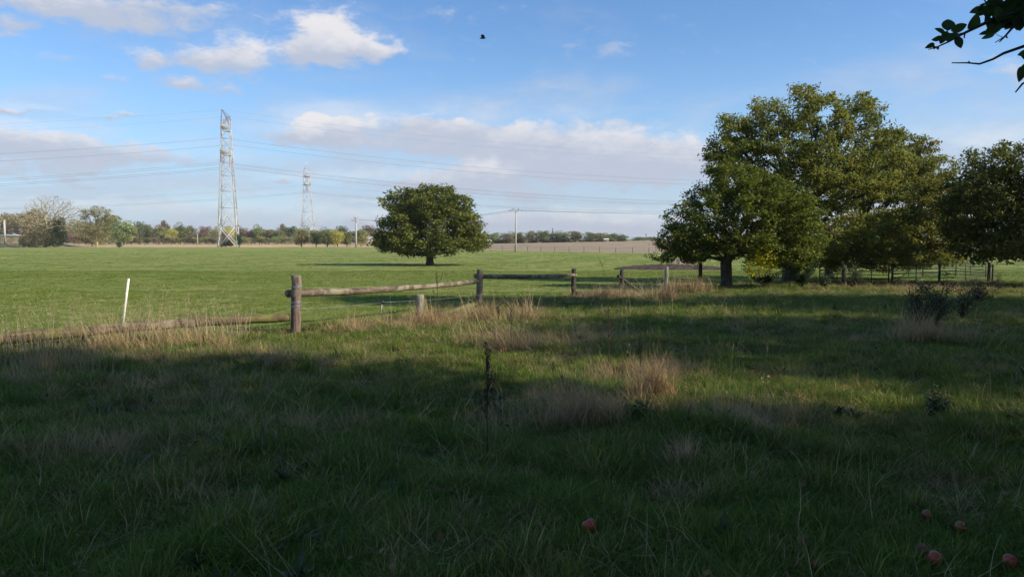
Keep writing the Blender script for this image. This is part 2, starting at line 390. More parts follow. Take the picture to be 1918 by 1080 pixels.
def mkmesh(name, V, F, mat, parent=None, smooth=True, attr=None, link=True):
    me = bpy.data.meshes.new(name)
    V = np.asarray(V, np.float32)
    if isinstance(F, np.ndarray):
        nf, k_ = F.shape
        me.vertices.add(len(V)); me.vertices.foreach_set('co', V.ravel())
        me.loops.add(nf * k_); me.loops.foreach_set('vertex_index', F.astype(np.int32).ravel())
        me.polygons.add(nf); me.polygons.foreach_set('loop_start', np.arange(0, nf * k_, k_, dtype=np.int32))
        me.update(calc_edges=True)
    else: me.from_pydata([tuple(map(float, v)) for v in V], [], F); me.update()
    if smooth and len(me.polygons): me.polygons.foreach_set('use_smooth', np.ones(len(me.polygons), bool))
    if attr is not None:
        a = me.attributes.new('lr', 'FLOAT', 'POINT'); a.data.foreach_set('value', np.asarray(attr, np.float32))
    if mat: me.materials.append(MATS[mat])
    o = bpy.data.objects.new(name, me)
    if link: COL.objects.link(o)
    if parent: o.parent = parent
    return o

# ------------------------------------------------------------ ground sheets
xs = np.unique(np.round(np.concatenate([np.arange(-45, 45.1, 0.35), np.array(BX[1:-1]), np.geomspace(45, 4000, 46), -np.geomspace(45, 4000, 46)]), 3))
def sheet(name, ya, yb, ts, mat, x0=-1e9, x1=1e9, **kw):
    X = xs[(xs >= x0) & (xs <= x1)]
    a = ya(X) if callable(ya) else np.full_like(X, ya); b = yb(X) if callable(yb) else np.full_like(X, yb)
    Y = a[None, :] + (b - a)[None, :] * np.asarray(ts)[:, None]; XX = np.broadcast_to(X, Y.shape)
    Z = H(XX, Y); nr, nc = Y.shape
    i = np.arange(nr - 1)[:, None] * nc + np.arange(nc - 1)[None, :]
    F = np.stack([i, i + 1, i + nc + 1, i + nc], -1).reshape(-1, 4)
    o = mkmesh(name, np.stack([XX, Y, Z], -1).reshape(-1, 3), F, mat); tag(o, kind='structure', **kw); return o
sheet('rear_ground', -3000, -4.0, np.linspace(0, 1, 12), 'rough_ground')
sheet('rough_meadow', -4.0, Fc, np.linspace(0, 1, 110), 'rough_ground')
sheet('pasture', Fc, Bc, np.linspace(0, 1, 150) ** 1.6, 'pasture')
far = 620.0
sheet('stubble_field', Bc, far, np.linspace(0, 1, 30), 'stubble', x1=-53)
sheet('ploughed_field', Bc, far, np.linspace(0, 1, 60), 'plough', x0=-53)
sheet('far_ground', far, 9000, np.linspace(0, 1, 12) ** 2, 'pasture')

# ------------------------------------------------------------ trees
def colonize(att, trunk, step=0.35, infl=3.0, kill=0.6, iters=120, jit=0.15, seed=0):
    rs = np.random.default_rng(seed)
    nodes = [np.array(p, float) for p in trunk]; par = [-1] + list(range(len(trunk) - 1)); nch = [1] * (len(trunk) - 1) + [0]
    att = np.array(att, float); N = np.array(nodes)
    d = np.linalg.norm(att[:, None] - N[None], axis=2); near = d.argmin(1); nd = d.min(1)
    for it in range(iters):
        if len(att) == 0: break
        act = nd < infl
        if not act.any():
            infl *= 1.5
            if infl > 60: break
            continue
        v = att[act] - N[near[act]]; v /= np.linalg.norm(v, axis=1)[:, None] + 1e-9
        ids, inv = np.unique(near[act], return_inverse=True)
        S = np.zeros((len(ids), 3)); np.add.at(S, inv, v)
        new = []
        for i, s_ in zip(ids, S):
            if nch[i] >= 4: continue
            ln = np.linalg.norm(s_)
            if ln < 1e-3: s_ = rs.normal(size=3); ln = np.linalg.norm(s_)
            dr = s_ / ln + rs.normal(0, jit, 3)
            if par[i] >= 0:
                pd = nodes[i] - nodes[par[i]]; dr += 0.35 * pd / (np.linalg.norm(pd) + 1e-9)
            dr /= np.linalg.norm(dr)
            new.append(nodes[i] + dr * step); nodes.append(new[-1]); par.append(int(i)); nch[i] += 1; nch.append(0)
        if not new:
            bad = act; att = att[~bad]; near = near[~bad]; nd = nd[~bad]; continue
        base = len(N); NN = np.array(new); N = np.vstack([N, NN])
        d2 = np.linalg.norm(att[:, None] - NN[None], axis=2); k_ = d2.argmin(1); m_ = d2.min(1)
        up = m_ < nd; near[up] = base + k_[up]; nd[up] = m_[up]
        keep = nd > kill; att = att[keep]; near = near[keep]; nd = nd[keep]
    return N, np.array(par), np.array(nch)
def radii(N, par, R0, tip):
    n = len(N); tips = np.zeros(n); ch = np.zeros(n, int)
    for i in range(1, n): ch[par[i]] += 1
    cnt = (ch == 0).astype(float)
    for i in range(n - 1, 0, -1): cnt[par[i]] += cnt[i]
    p = math.log(max(cnt[0], 2)) / math.log(R0 / tip)
    return tip * cnt ** (1 / p), ch
def skel_mesh(name, N, par, rad, mat, parent, minr=0.0, sides=7, flare=1.35):
    main = {}
    for i in range(1, len(N)):
        p = par[i]
        if p not in main or rad[i] > rad[main[p]]: main[p] = i
    V = []; F = []; ring = {}
    def mkring(c, dr, r, s):
        a = np.array([0, 0, 1.]) if abs(dr[2]) < .85 else np.array([1., 0, 0])
        u = np.cross(a, dr); u /= np.linalg.norm(u); b = np.cross(dr, u); st = len(V)
        for k_ in range(s): q = k_ * 6.28318 / s; V.append(c + (u * math.cos(q) + b * math.sin(q)) * r)
        return st
    def sd_(r): return sides if r > 0.09 else (5 if r > 0.03 else 3)
    for i in range(1, len(N)):
        if rad[i] < minr: continue
        p = par[i]; dr = N[i] - N[p]; dr = dr / (np.linalg.norm(dr) + 1e-9); s = sd_(rad[i])
        if main[p] == i and p in ring and ring[p][1] == s: a0 = ring[p][0]
        else: a0 = mkring(N[p], dr, rad[p] * (flare if p == 0 else 1) if main[p] == i else rad[i], s)
        b0 = mkring(N[i], dr, rad[i], s); ring[i] = (b0, s)
        for k_ in range(s): F.append((a0 + k_, a0 + (k_ + 1) % s, b0 + (k_ + 1) % s, b0 + k_))
    return mkmesh(name, np.array(V), np.array(F), mat, parent) if all(len(f) == 4 for f in F) else None
def leaf_geo(C, L, asp, rs, upb=0.6, clr=None, droop=0.2):
    n = len(C); Nn = rs.normal(size=(n, 3)) * (1 - upb); Nn[:, 2] += upb + 0.1; Nn /= np.linalg.norm(Nn, axis=1)[:, None]
    Dv = rs.normal(size=(n, 3)); Dv[:, 2] -= droop; Dv -= Nn * (Dv * Nn).sum(1)[:, None]; Dv /= np.linalg.norm(Dv, axis=1)[:, None]
    S = np.cross(Nn, Dv); ln = (L * rs.uniform(.6, 1.25, n))[:, None]
    b = C - Dv * ln * .5; tp = C + Dv * ln * .5 - Nn * ln * .12; l_ = C + S * ln * asp * .5 + Nn * ln * .08; r_ = C - S * ln * asp * .5 + Nn * ln * .08
    V = np.stack([b, l_, tp, r_], 1).reshape(-1, 3); F = np.arange(4 * n).reshape(-1, 4)
    lr = rs.uniform(0, 1, n) if clr is None else np.clip(clr + rs.normal(0, .18, n), 0, 1)
    return V, F, np.repeat(lr, 4)
def ellip_pts(ells, n, rs, shell=0.0):
    vol = np.array([e[3] * e[4] * e[5] for e in ells]) ** 0.8; cnt = (vol / vol.sum() * n).astype(int) + 1; out = []
    for e, c in zip(ells, cnt):
        v = rs.normal(size=(c, 3)); v /= np.linalg.norm(v, axis=1)[:, None]
        r = rs.uniform(shell ** 3, 1, c) ** (1 / 3); out.append(np.array(e[:3]) + v * r[:, None] * np.array(e[3:6]))
    return np.concatenate(out)
def build_tree(name, base, label, cat, ells, trunk, R0, natt, nleaf, L, asp, leafm, barkm='bark', group=None, seed=1, tip=0.012,
               step=0.35, kill=0.55, minz=None, spread=0.35, bias=None, crown=True, minr=0.0, lobes=None, lobe_r=0.9, upb=0.6, droop=.2, infl=3.0, tnoise=.15, shell=.35, keep=None):
    """ells relative to base; trunk = list of points relative to base"""
    rs = np.random.default_rng(seed)
    A = ellip_pts(ells, natt, rs, shell)
    if lobes:
        Lc = ellip_pts(ells, lobes, rs, 0.72); d = np.linalg.norm(A[:, None] - Lc[None], axis=2).min(1); A = A[d < lobe_r]
    if minz is not None: A = A[A[:, 2] > minz]
    N, par, nch = colonize(A, trunk, step, infl, kill, seed=seed, jit=tnoise)
    rad, ch = radii(N, par, R0, tip)
    e = empty(name, base, label, cat, group)
    skel_mesh('trunk', N, par, rad, barkm, e, minr=minr)
    if crown:
        tips = N[(rad < tip * 3.2) & (np.arange(len(N)) > len(trunk))]
        nt = len(tips); cl = rs.uniform(.2, .8, nt)
        idx = rs.integers(0, nt, nleaf)
        C = tips[idx] + rs.normal(0, 1, (nleaf, 3)) * np.array([spread, spread, spread * .6])
        clr = cl[idx]
        if minz is not None: ok = C[:, 2] > minz - .15; C = C[ok]; clr = clr[ok]
        V, F, lr = leaf_geo(C, L, asp, rs, upb, clr, droop)
        mkmesh('crown', V, F, leafm, e, smooth=False, attr=lr)
    return e, N, rad

def px_ells(base, lst):
    """(px, py, half-width px, half-height px, depth offset m, depth radius m) at the base's distance -> ellipsoids relative to base"""
    out = []
    for (px, py, hw, hh, do, dr) in lst:
        y = base.y + do; c = D(px, py, y) - base; s = y / FPX
        out.append((c.x, c.y, c.z, hw * s, dr, hh * s))
    return out

# lone tree in the middle of the pasture
b = G(805, 497); s = b.y / FPX
E = px_ells(b, [(806, 425, 98, 55, 0, 6.0), (808, 388, 66, 42, 0, 4.2), (748, 392, 38, 36, 0, 3.2), (858, 398, 38, 36, 0, 3.2), (732, 450, 40, 24, 0, 3.5), (884, 450, 38, 24, 0, 3.5), (806, 455, 106, 26, 0, 6.5), (775, 365, 24, 16, 0, 2), (825, 362, 30, 16, 0, 2)])
build_tree('walnut_tree', b, 'lone round leafy tree standing by itself in the middle of the pasture', 'tree', E,
           [(0, 0, -.2), (.0, 0, .7), (.1, 0, 1.4), (.05, 0, 2.2), (0, .1, 3.0)], 0.42, 3600, 46000, .31, .6, 'leaf_lone', seed=3, tip=.02, step=.40, kill=.5,
           lobes=80, lobe_r=1.45, spread=.28, minz=.95, tnoise=.2)

# apple tree in front of the big walnut
b = G(1360, 541); ap_b = b
E = px_ells(b, [(1385, 385, 85, 90, 0, 2.4), (1440, 410, 95, 85, .2, 2.4), (1330, 415, 75, 70, 0, 2.2), (1275, 450, 58, 42, 0, 1.8), (1470, 430, 65, 70, .2, 2.0), (1400, 330, 60, 42, 0, 1.6), (1300, 470, 50, 26, -.2, 1.5), (1440, 468, 85, 36, 0, 2.2), (1500, 450, 50, 48, .2, 1.6), (1350, 455, 90, 34, 0, 2.0), (1250, 470, 42, 22, -.2, 1.2), (1470, 480, 70, 30, .3, 1.8), (1310, 478, 60, 18, -.3, 1.4)])
ap_tree, apN, apr = build_tree('apple_tree', b, 'bushy green apple tree with thick leaning trunk in front of the big walnut', 'tree', E,
           [(0, 0, -.2), (.02, 0, .35), (.0, 0, .8), (-.02, 0, 1.15), (.15, 0, 1.5), (.25, .05, 1.9)], 0.25, 4600, 60000, .125, .62, 'leaf_apple', seed=5, tip=.010, step=.23, kill=.32,
           lobes=120, lobe_r=.70, spread=.13, minz=.45, infl=2.2)
# yellow foliage hanging from it
rs = np.random.default_rng(5)
yb = [(D(1420 + dx_, 478 + dy_, b.y - 1.3) - b) for dx_, dy_ in [(0, 0), (20, -8), (-12, 14), (12, 14), (-4, -18), (28, 10), (5, 26), (8, -34), (26, 22), (-14, 30)]]
yc = np.concatenate([np.array(v) + rs.normal(0, .15, (150, 3)) for v in yb])
V, F, lr = leaf_geo(yc, .10, .6, rs)
mkmesh('yellow_foliage', V, F, 'leaf_yellow', ap_tree, smooth=False, attr=lr)
tag(ap_tree.children[-1], 'patch of bright yellow leaves')

# big walnut behind
b = G(1480, 524); b = Vector((b.x, 40.0, hz_(b.x, 40.0)))
b = Vector((D(1482, 520, 38.5).x, 38.5, 0)); b.z = hz_(b.x, b.y); wn_b = b
E = px_ells(b, [(1520, 260, 125, 100, 0, 3.6), (1430, 290, 95, 80, 0, 3.0), (1470, 200, 70, 42, 0, 2.4), (1570, 215, 62, 48, .5, 2.4), (1395, 245, 38, 36, 0, 1.8), (1605, 300, 90, 80, .3, 3.2),
                (1560, 390, 130, 95, 0, 4.0), (1400, 330, 85, 75, .5, 3.0), (1620, 400, 100, 90, 0, 3.6), (1560, 455, 120, 52, -.5, 3.6), (1500, 470, 60, 40, -1, 2.6), (1640, 470, 80, 38, -1, 2.6), (1375, 240, 36, 30, 0, 1.6), (1355, 290, 40, 40, 0, 1.8), (1610, 205, 40, 34, 0, 1.8), (1560, 335, 80, 60, -1.2, 2.4), (1500, 340, 70, 60, -1.5, 2.2), (1640, 275, 50, 45, 0, 2.2)])
build_tree('walnut_tree', b, 'tallest spreading walnut tree, open feathery crown above the green apple tree', 'tree', E,
           [(0, 0, -.2), (0, 0, .6), (.05, 0, 1.3), (.2, 0, 2.0), (.45, 0, 2.8), (.8, .1, 3.6)], 0.42, 6500, 68000, .19, .42, 'leaf_walnut', seed=8, tip=.013, step=.30, kill=.40,
           lobes=150, lobe_r=.82, spread=.17, minz=.7, droop=.7, upb=.5)
b = Vector((D(1552, 520, 43.0).x, 43.0, 0)); b.z = hz_(b.x, b.y)
E = px_ells(b, [(1700, 300, 62, 48, 0, 2.6), (1740, 330, 50, 40, 0, 2.2), (1680, 380, 90, 75, 0, 3.2), (1640, 455, 120, 50, -.6, 3.2), (1745, 420, 65, 70, 0, 2.6), (1720, 468, 90, 34, -.4, 2.5), (1790, 400, 40, 60, 0, 2.2), (1650, 330, 60, 60, 0, 2.6), (1668, 275, 36, 30, 0, 1.8), (1700, 484, 100, 24, -1.5, 2.2), (1600, 488, 70, 22, -1.8, 2.0)])
build_tree('walnut_tree', b, 'lower spreading walnut with thin bare twigs on top, behind the cattle hurdles', 'tree', E,
           [(0, 0, -.2), (0, 0, .5), (.1, 0, 1.1), (.5, 0, 1.7), (1.2, 0, 2.3), (2.1, 0, 3.0)], 0.24, 5200, 54000, .19, .42, 'leaf_walnut', seed=12, tip=.012, step=.30, kill=.40,
           lobes=110, lobe_r=.84, spread=.17, minz=.6, droop=.7, upb=.5)
b = Vector((D(1985, 520, 34.0).x, 34.0, 0)); b.z = hz_(b.x, b.y)
E = px_ells(b, [(1900, 400, 90, 90, 0, 3.2), (1940, 330, 90, 75, 0, 3.2), (1870, 360, 60, 50, 0, 2.4), (1840, 420, 50, 50, 0, 2.2), (2050, 380, 120, 120, 0, 3.6), (1960, 440, 130, 50, 0, 3.2), (1850, 455, 60, 34, 0, 2.4), (1815, 400, 40, 60, 0, 2.0), (1820, 455, 50, 36, 0, 2.0), (1800, 365, 36, 55, 0, 1.8), (1860, 300, 40, 40, 0, 2.0)])
build_tree('walnut_tree', b, 'dark walnut tree cut by the right edge of the photo', 'tree', E,
           [(0, 0, -.2), (0, 0, .6), (.0, 0, 1.3), (0, 0, 2.0), (-.2, 0, 2.8)], 0.36, 4600, 56000, .19, .42, 'leaf_lone', seed=15, tip=.013, step=.30, kill=.42,
           lobes=140, lobe_r=.86, spread=.20, minz=.6, droop=.6, upb=.5)

# trees standing beside and behind the photographer, whose shade covers the foreground
def shade_tree(x, y, h, r, zc, name, label, seed, n=26000, L=.24, src=None):
    b = Vector((x, y, hz_(x, y))); rz = (h - zc)
    E = [(0, 0, zc, r, r, rz), (r * .35, 0, zc + rz * .15, r * .75, r * .7, rz * .7), (-r * .35, r * .2, zc, r * .75, r * .7, rz * .75)]
    return build_tree(name, b, label, 'tree', E, [(0, 0, -.3), (0, 0, 1.0), (.1, 0, 2.0), (.1, .1, 3.0)] + ([(.15, .1, z_) for z_ in np.arange(4, zc - 1, 1.0)]), .38, 1500, n, L, .6, 'leaf_canopy', seed=seed,
               tip=.02, step=.5, kill=.8, lobes=None, spread=.45, infl=4, minr=.02)
shade_tree(21.0, 7.7, 14.0, 5.5, 9.0, 'walnut_tree', 'tall shade tree standing right of the rough meadow, outside the picture', 31, 30000)
shade_tree(24.3, 17.5, 13.0, 5.2, 8.0, 'walnut_tree', 'farthest shade tree right of the rough meadow, outside the picture', 35, 22000)
shade_tree(16.9, 17.5, 16.0, 2.9, 12.6, 'walnut_tree', 'slim high crowned tree right of the rough meadow, outside the picture', 37, 14000)
shade_tree(10.7, 1.4, 15.0, 4.3, 10.8, 'walnut_tree', 'tallest shade tree close to the right of the viewer, outside the picture', 36, 26000)
shade_tree(16.6, -0.2, 11.5, 3.2, 7.8, 'walnut_tree', 'smaller shade tree to the right of the viewer, outside the picture', 38, 16000)
shade_tree(12.6, -3.0, 12.5, 4.6, 8.0, 'walnut_tree', 'broad shade tree to the right of the viewer, outside the picture', 32, 22000)
shade_tree(6.0, -4.5, 11.5, 5.0, 7.0, 'walnut_tree', 'shade tree standing behind the viewer, outside the picture', 33, 20000)

# ------------------------------------------------------------ scatter (one "stuff" object from many tufts)
def scatter(name, pts, rot, scl, idx, srcs, label=None):
    c = bpy.data.collections.new(name + '_sources')
    for o in srcs: c.objects.link(o)
    me = bpy.data.meshes.new(name); n = len(pts)
    me.vertices.add(n); me.vertices.foreach_set('co', np.asarray(pts, np.float32).ravel())
    a = me.attributes.new('rot', 'FLOAT_VECTOR', 'POINT'); a.data.foreach_set('vector', np.asarray(rot, np.float32).ravel())
    a = me.attributes.new('scl', 'FLOAT_VECTOR', 'POINT'); a.data.foreach_set('vector', np.asarray(scl, np.float32).ravel())
    a = me.attributes.new('idx', 'INT', 'POINT'); a.data.foreach_set('value', np.asarray(idx, np.int32))
    for s_ in srcs:
        if s_.data.materials[0].name not in [q.name for q in me.materials]: me.materials.append(s_.data.materials[0])
    o = bpy.data.objects.new(name, me); COL.objects.link(o)
    g = bpy.data.node_groups.new(name, 'GeometryNodeTree')
    g.interface.new_socket('Geometry', in_out='INPUT', socket_type='NodeSocketGeometry')
    g.interface.new_socket('Geometry', in_out='OUTPUT', socket_type='NodeSocketGeometry')
    gi = g.nodes.new('NodeGroupInput'); go = g.nodes.new('NodeGroupOutput')
    ip = g.nodes.new('GeometryNodeInstanceOnPoints'); ci = g.nodes.new('GeometryNodeCollectionInfo')
    ci.inputs[0].default_value = c; ci.inputs[1].default_value = True; ci.inputs[2].default_value = True
    def na(nm, ty):
        q = g.nodes.new('GeometryNodeInputNamedAttribute'); q.data_type = ty; q.inputs[0].default_value = nm; return q.outputs[0]
    L_ = g.links.new
    L_(gi.outputs[0], ip.inputs['Points']); L_(ci.outputs[0], ip.inputs['Instance']); ip.inputs['Pick Instance'].default_value = True
    L_(na('idx', 'INT'), ip.inputs['Instance Index']); L_(na('rot', 'FLOAT_VECTOR'), ip.inputs['Rotation']); L_(na('scl', 'FLOAT_VECTOR'), ip.inputs['Scale'])
    L_(ip.outputs[0], go.inputs[0])
    md = o.modifiers.new('scatter', 'NODES'); md.node_group = g
    return tag(o, label, None, None, 'stuff')
def tuft(name, nb, h0, h1, wid, spread, lean, curl, mat, seed, segs=3, flat=0.0, head=False):
    rs = np.random.default_rng(seed); V = []; F = []; A = []
    for i in range(nb):
        a = rs.uniform(0, 6.283); r = spread * math.sqrt(rs.uniform()); h = rs.uniform(h0, h1)
        p = np.array([r * math.cos(a), r * math.sin(a), -0.01]); da = a + rs.normal(0, .9)
        d = np.array([math.cos(da), math.sin(da), 0]); th = abs(rs.normal(lean, lean * .5)); cu = rs.uniform(.4, 1.6) * curl
        side = np.array([-d[1], d[0], 0]) ; side = side * math.cos(.5) + d * math.sin(rs.uniform(-1, 1)); side /= np.linalg.norm(side)
        lr = rs.uniform(); st = len(V); w_ = wid * rs.uniform(.6, 1.3)
        for k_ in range(segs + 1):
            ww = w_ * (1 - (k_ / segs) ** 1.6) * .5
            if k_ < segs: V += [p - side * ww, p + side * ww]; A += [lr, lr]
            else: V.append(p.copy()); A.append(lr)
            ang = th + cu * (k_ / segs); ang = min(ang, 1.5 + flat)
            p = p + (d * math.sin(ang) + np.array([0, 0, 1.]) * math.cos(ang)) * (h / segs)
            if p[2] < 0.004 and k_ > 0: p[2] = 0.004 + rs.uniform(0, .02)
        for k_ in range(segs - 1): F.append((st + 2 * k_, st + 2 * k_ + 1, st + 2 * k_ + 3, st + 2 * k_ + 2))
        F.append((st + 2 * segs - 2, st + 2 * segs - 1, st + 2 * segs))
        if head:
            q = V[st + 2 * segs]; up = (q - V[st + 2 * segs - 2]); up = up / np.linalg.norm(up)
            for j in range(7):
                c_ = q + up * (j * .014 - .06) + rs.normal(0, .006, 3); s_ = len(V); w2 = .007 * (1 - abs(j - 3) / 5)
                dd = rs.normal(size=3); dd /= np.linalg.norm(dd)
                V += [c_ - dd * w2, c_ + np.cross(up, dd) * w2, c_ + dd * w2 + up * .02]; A += [lr] * 3; F.append((s_, s_ + 1, s_ + 2))
    return mkmesh(name, np.array(V), F, mat, None, smooth=False, attr=A, link=False)
# visible wedge sampling
def wedge(n, y0, y1, rs, margin=.75, extra=3.2, pw=1.0):
    y = y0 + (y1 - y0) * rs.uniform(0, 1, n) ** pw
    x = rs.uniform(-1, 1, n) * (y * margin + extra)
    return x, y
def fbm(x, y, wl, s):
    return wav(x, y, wl, s) + .5 * wav(x + 9, y, wl * .43, s + 5) + .3 * wav(x, y + 5, wl * .19, s + 11)
# pixel-ish gaussian spots of dry grass: (px, py, rx m, ry m, strength)
SP = [(60, 715, 2.0, .4, 1.0), (250, 676, 1.2, .3, 1.3), (390, 664, .9, .22, 1.2), (540, 668, .8, .5, 1), (600, 690, 1.2, .5, .6), (700, 610, 1.2, .7, .9), (810, 605, 1.0, .9, 1.2), (930, 590, 1.4, 1.2, 1.1),
      (970, 645, 1.3, .8, 1.1), (1100, 640, 1.2, 1, .7), (1100, 760, .9, .5, 1.2), (1220, 700, .8, .8, 1.3), (1390, 790, .6, .35, 1.3), (1020, 790, .6, .25, .9), (560, 800, .9, .3, 1.0), (150, 850, .8, .35, 1.0), (1300, 860, .35, .2, .8),
      (1740, 630, 1.0, .9, 1.3), (1290, 532, 1.6, 1.2, 1.6), (1120, 555, 2.5, 1.5, 1.2), (1230, 560, 1.5, 2.0, 1.3), (1500, 522, 5, 1.0, 1.0), (1640, 540, 3, 1.2, .8), (1800, 545, 3, 1.5, 1.1), (1450, 620, 1.2, .7, .5), (1580, 705, .4, .2, .8),
      (1780, 960, .3, .18, 1.0), (1810, 770, .25, .12, .6), (470, 720, .8, .3, .6), (330, 760, .8, .3, .7), (60, 1000, .5, .2, .5)]
SPW = [(G(a, b_), c_, d_, e_) for a, b_, c_, d_, e_ in SP]
def dryness(x, y):
    v = 0.60 * fbm(x, y, 1.9, 3) + .22
    for g_, rx, ry, st in SPW: v = v + st * np.exp(-((x - g_.x) / rx) ** 2 - ((y - g_.y) / ry) ** 2)
    return v
rs = np.random.default_rng(77)
def mkrot(n, tilt, rs): return np.stack([rs.normal(0, tilt, n), rs.normal(0, tilt, n), rs.uniform(0, 6.283, n)], 1)
# green blades of the rough meadow
srcs = [tuft('grass_tuft_%s' % c_, 40, .05, .17, .0068, .085, .6, 1.1, 'grass_blade', 100 + i) for i, c_ in enumerate('abcd')] + \
       [tuft('grass_tuft_%s' % c_, 26, .12, .34, .0105, .08, .7, 1.7, 'grass_blade', 110 + i, segs=4) for i, c_ in enumerate('ef')]
X = []; Y = []
for n_, y0, y1, pw in ((19500, 2.2, 7, .9), (22000, 7, 14, .9), (18500, 14, 26, .9), (11500, 26, 42, .9)):
    a, b_ = wedge(n_, y0, y1, rs, pw=pw); X.append(a); Y.append(b_)
X = np.concatenate(X); Y = np.concatenate(Y); ok = (Y < Fc(X) + .2); X, Y = X[ok], Y[ok]
dr = dryness(X, Y); ok = rs.uniform(0, 1, len(X)) > np.clip((dr - .6) * .55, 0, .8); X, Y, dr = X[ok], Y[ok], dr[ok]
n = len(X); hgt = np.clip(.85 + .6 * fbm(X, Y, 1.1, 9), .35, 2.0); wd = np.clip(Y / 12, .9, 2.4)
idx = np.where((rs.uniform(0, 1, n) < .05 + .35 * (hgt > 1.25)), rs.integers(4, 6, n), rs.integers(0, 4, n))
scatter('meadow_grass', np.stack([X, Y, H(X, Y)], 1), mkrot(n, .15, rs), np.stack([wd * hgt ** .3, wd * hgt ** .3, hgt * rs.uniform(.75, 1.25, n) * .95], 1), idx, srcs, 'rough green meadow grass in the shade')
print('green tufts', n)
# dry matted grass
srcs = [tuft('dry_tuft_%s' % c_, 40, .10, .34, .004, .11, 1.15, .7, 'grass_dry', 120 + i) for i, c_ in enumerate('abc')] + \
       [tuft('dry_tuft_%s' % c_, 26, .16, .42, .004, .07, .5, .9, 'grass_dry', 130 + i) for i, c_ in enumerate('de')]
X = []; Y = []
for n_, y0, y1 in ((11500, 2.2, 8), (17500, 8, 18), (21000, 18, 42)):
    a, b_ = wedge(n_, y0, y1, rs); X.append(a); Y.append(b_)
X = np.concatenate(X); Y = np.concatenate(Y); ok = (Y < Fc(X) + .5); X, Y = X[ok], Y[ok]
dr = dryness(X, Y); ok = rs.uniform(0, 1, len(X)) < np.clip((dr - .22) * .55, .03, .85) * np.clip((Y - 1.5) / 4, .3, 1); X, Y, dr = X[ok], Y[ok], dr[ok]
n = len(X); hgt = np.clip(.5 + .35 * dr, .45, 1.35); wd = np.clip(Y / 13, .9, 2.2)
idx = np.where(rs.uniform(0, 1, n) < np.clip(dr * .35, .05, .6), rs.integers(3, 5, n), rs.integers(0, 3, n))
scatter('dry_grass', np.stack([X, Y, H(X, Y)], 1), mkrot(n, .2, rs), np.stack([wd, wd, hgt * rs.uniform(.7, 1.25, n)], 1), idx, srcs, 'matted straw coloured dead grass in the meadow')
print('dry tufts', n)
# loose straws lying on the grass
srcs = [tuft('straw_%s' % c_, 5, .14, .48, .0032, .16, 1.15, .45, 'grass_stalk', 160 + i, segs=4) for i, c_ in enumerate('abcd')]
X = []; Y = []
for n_, y0, y1 in ((1500, 2.2, 7), (2600, 7, 15), (3200, 15, 36)):
    a, b_ = wedge(n_, y0, y1, rs); X.append(a); Y.append(b_)
X = np.concatenate(X); Y = np.concatenate(Y); ok = (Y < Fc(X) + .2); X, Y = X[ok], Y[ok]; dr = dryness(X, Y); ok = rs.uniform(0, 1, len(X)) < np.clip(dr * .7, .15, 1); X, Y = X[ok], Y[ok]; n = len(X)
wd = np.clip(Y / 9, 1, 2.2)
scatter('straw_litter', np.stack([X, Y, H(X, Y) + rs.uniform(.0, .09, n)], 1), mkrot(n, .25, rs), np.stack([np.ones(n), np.ones(n), np.ones(n)], 1) * rs.uniform(.7, 1.3, n)[:, None] * (1 + .25 * (wd - 1))[:, None], rs.integers(0, 4, n), srcs, 'loose pale straws lying across the grass')
# upright dead stalks
srcs = [tuft('stalk_tuft_%s' % c_, 6, .40, .85, .0052, .14, .14, .3, 'grass_stalk', 140 + i, head=True) for i, c_ in enumerate('abc')]
X, Y = wedge(9000, 3.5, 40, rs); ok = Y < Fc(X) + .3; X, Y = X[ok], Y[ok]; dr = dryness(X, Y)
ok = rs.uniform(0, 1, len(X)) < np.clip((dr - .55) * .22, .012, .35) * np.clip((Y - 4) / 6, .2, 1); X, Y, dr = X[ok], Y[ok], dr[ok]
xx = rs.uniform(-9.3, -4.9, 110); X = np.concatenate([X, xx]); Y = np.concatenate([Y, Fc(xx) - rs.uniform(.1, 1.3, 110)]); n = len(X)
scatter('dead_stalks', np.stack([X, Y, H(X, Y)], 1), mkrot(n, .12, rs), np.stack([np.clip(Y / 8, 1, 2.2), np.clip(Y / 8, 1, 2.2), rs.uniform(.6, 1.15, n) * np.where(np.arange(n) >= n - 110, 1.15, 1)], 1), rs.integers(0, 3, n), srcs, 'thin upright dead grass stalks')
print('stalks', n)
# broad leaved weeds and fallen leaves between the grass
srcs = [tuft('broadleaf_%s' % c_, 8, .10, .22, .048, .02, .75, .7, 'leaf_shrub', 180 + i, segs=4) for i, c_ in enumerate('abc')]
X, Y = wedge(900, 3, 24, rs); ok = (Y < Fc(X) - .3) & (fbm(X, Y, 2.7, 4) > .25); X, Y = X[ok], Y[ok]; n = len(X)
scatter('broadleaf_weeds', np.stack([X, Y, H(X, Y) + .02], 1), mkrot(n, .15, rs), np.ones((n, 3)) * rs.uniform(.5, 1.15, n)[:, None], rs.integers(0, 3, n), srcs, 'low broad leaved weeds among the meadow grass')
def deadleaf(nm, seed):
    r_ = np.random.default_rng(seed); V, F, lr = leaf_geo(np.zeros((1, 3)), .055, .6, r_, .8); return mkmesh(nm, V, F, 'leaf_dead', None, smooth=False, attr=lr, link=False)
srcs = [deadleaf('dead_leaf_%s' % c_, 190 + i) for i, c_ in enumerate('abc')]
X, Y = wedge(1500, 2.4, 12, rs); n = len(X)
scatter('fallen_leaves', np.stack([X, Y, H(X, Y) + rs.uniform(.04, .12, n)], 1), mkrot(n, .5, rs), np.ones((n, 3)) * rs.uniform(.6, 1.3, n)[:, None], rs.integers(0, 3, n), srcs, 'brown fallen leaves scattered in the near grass')
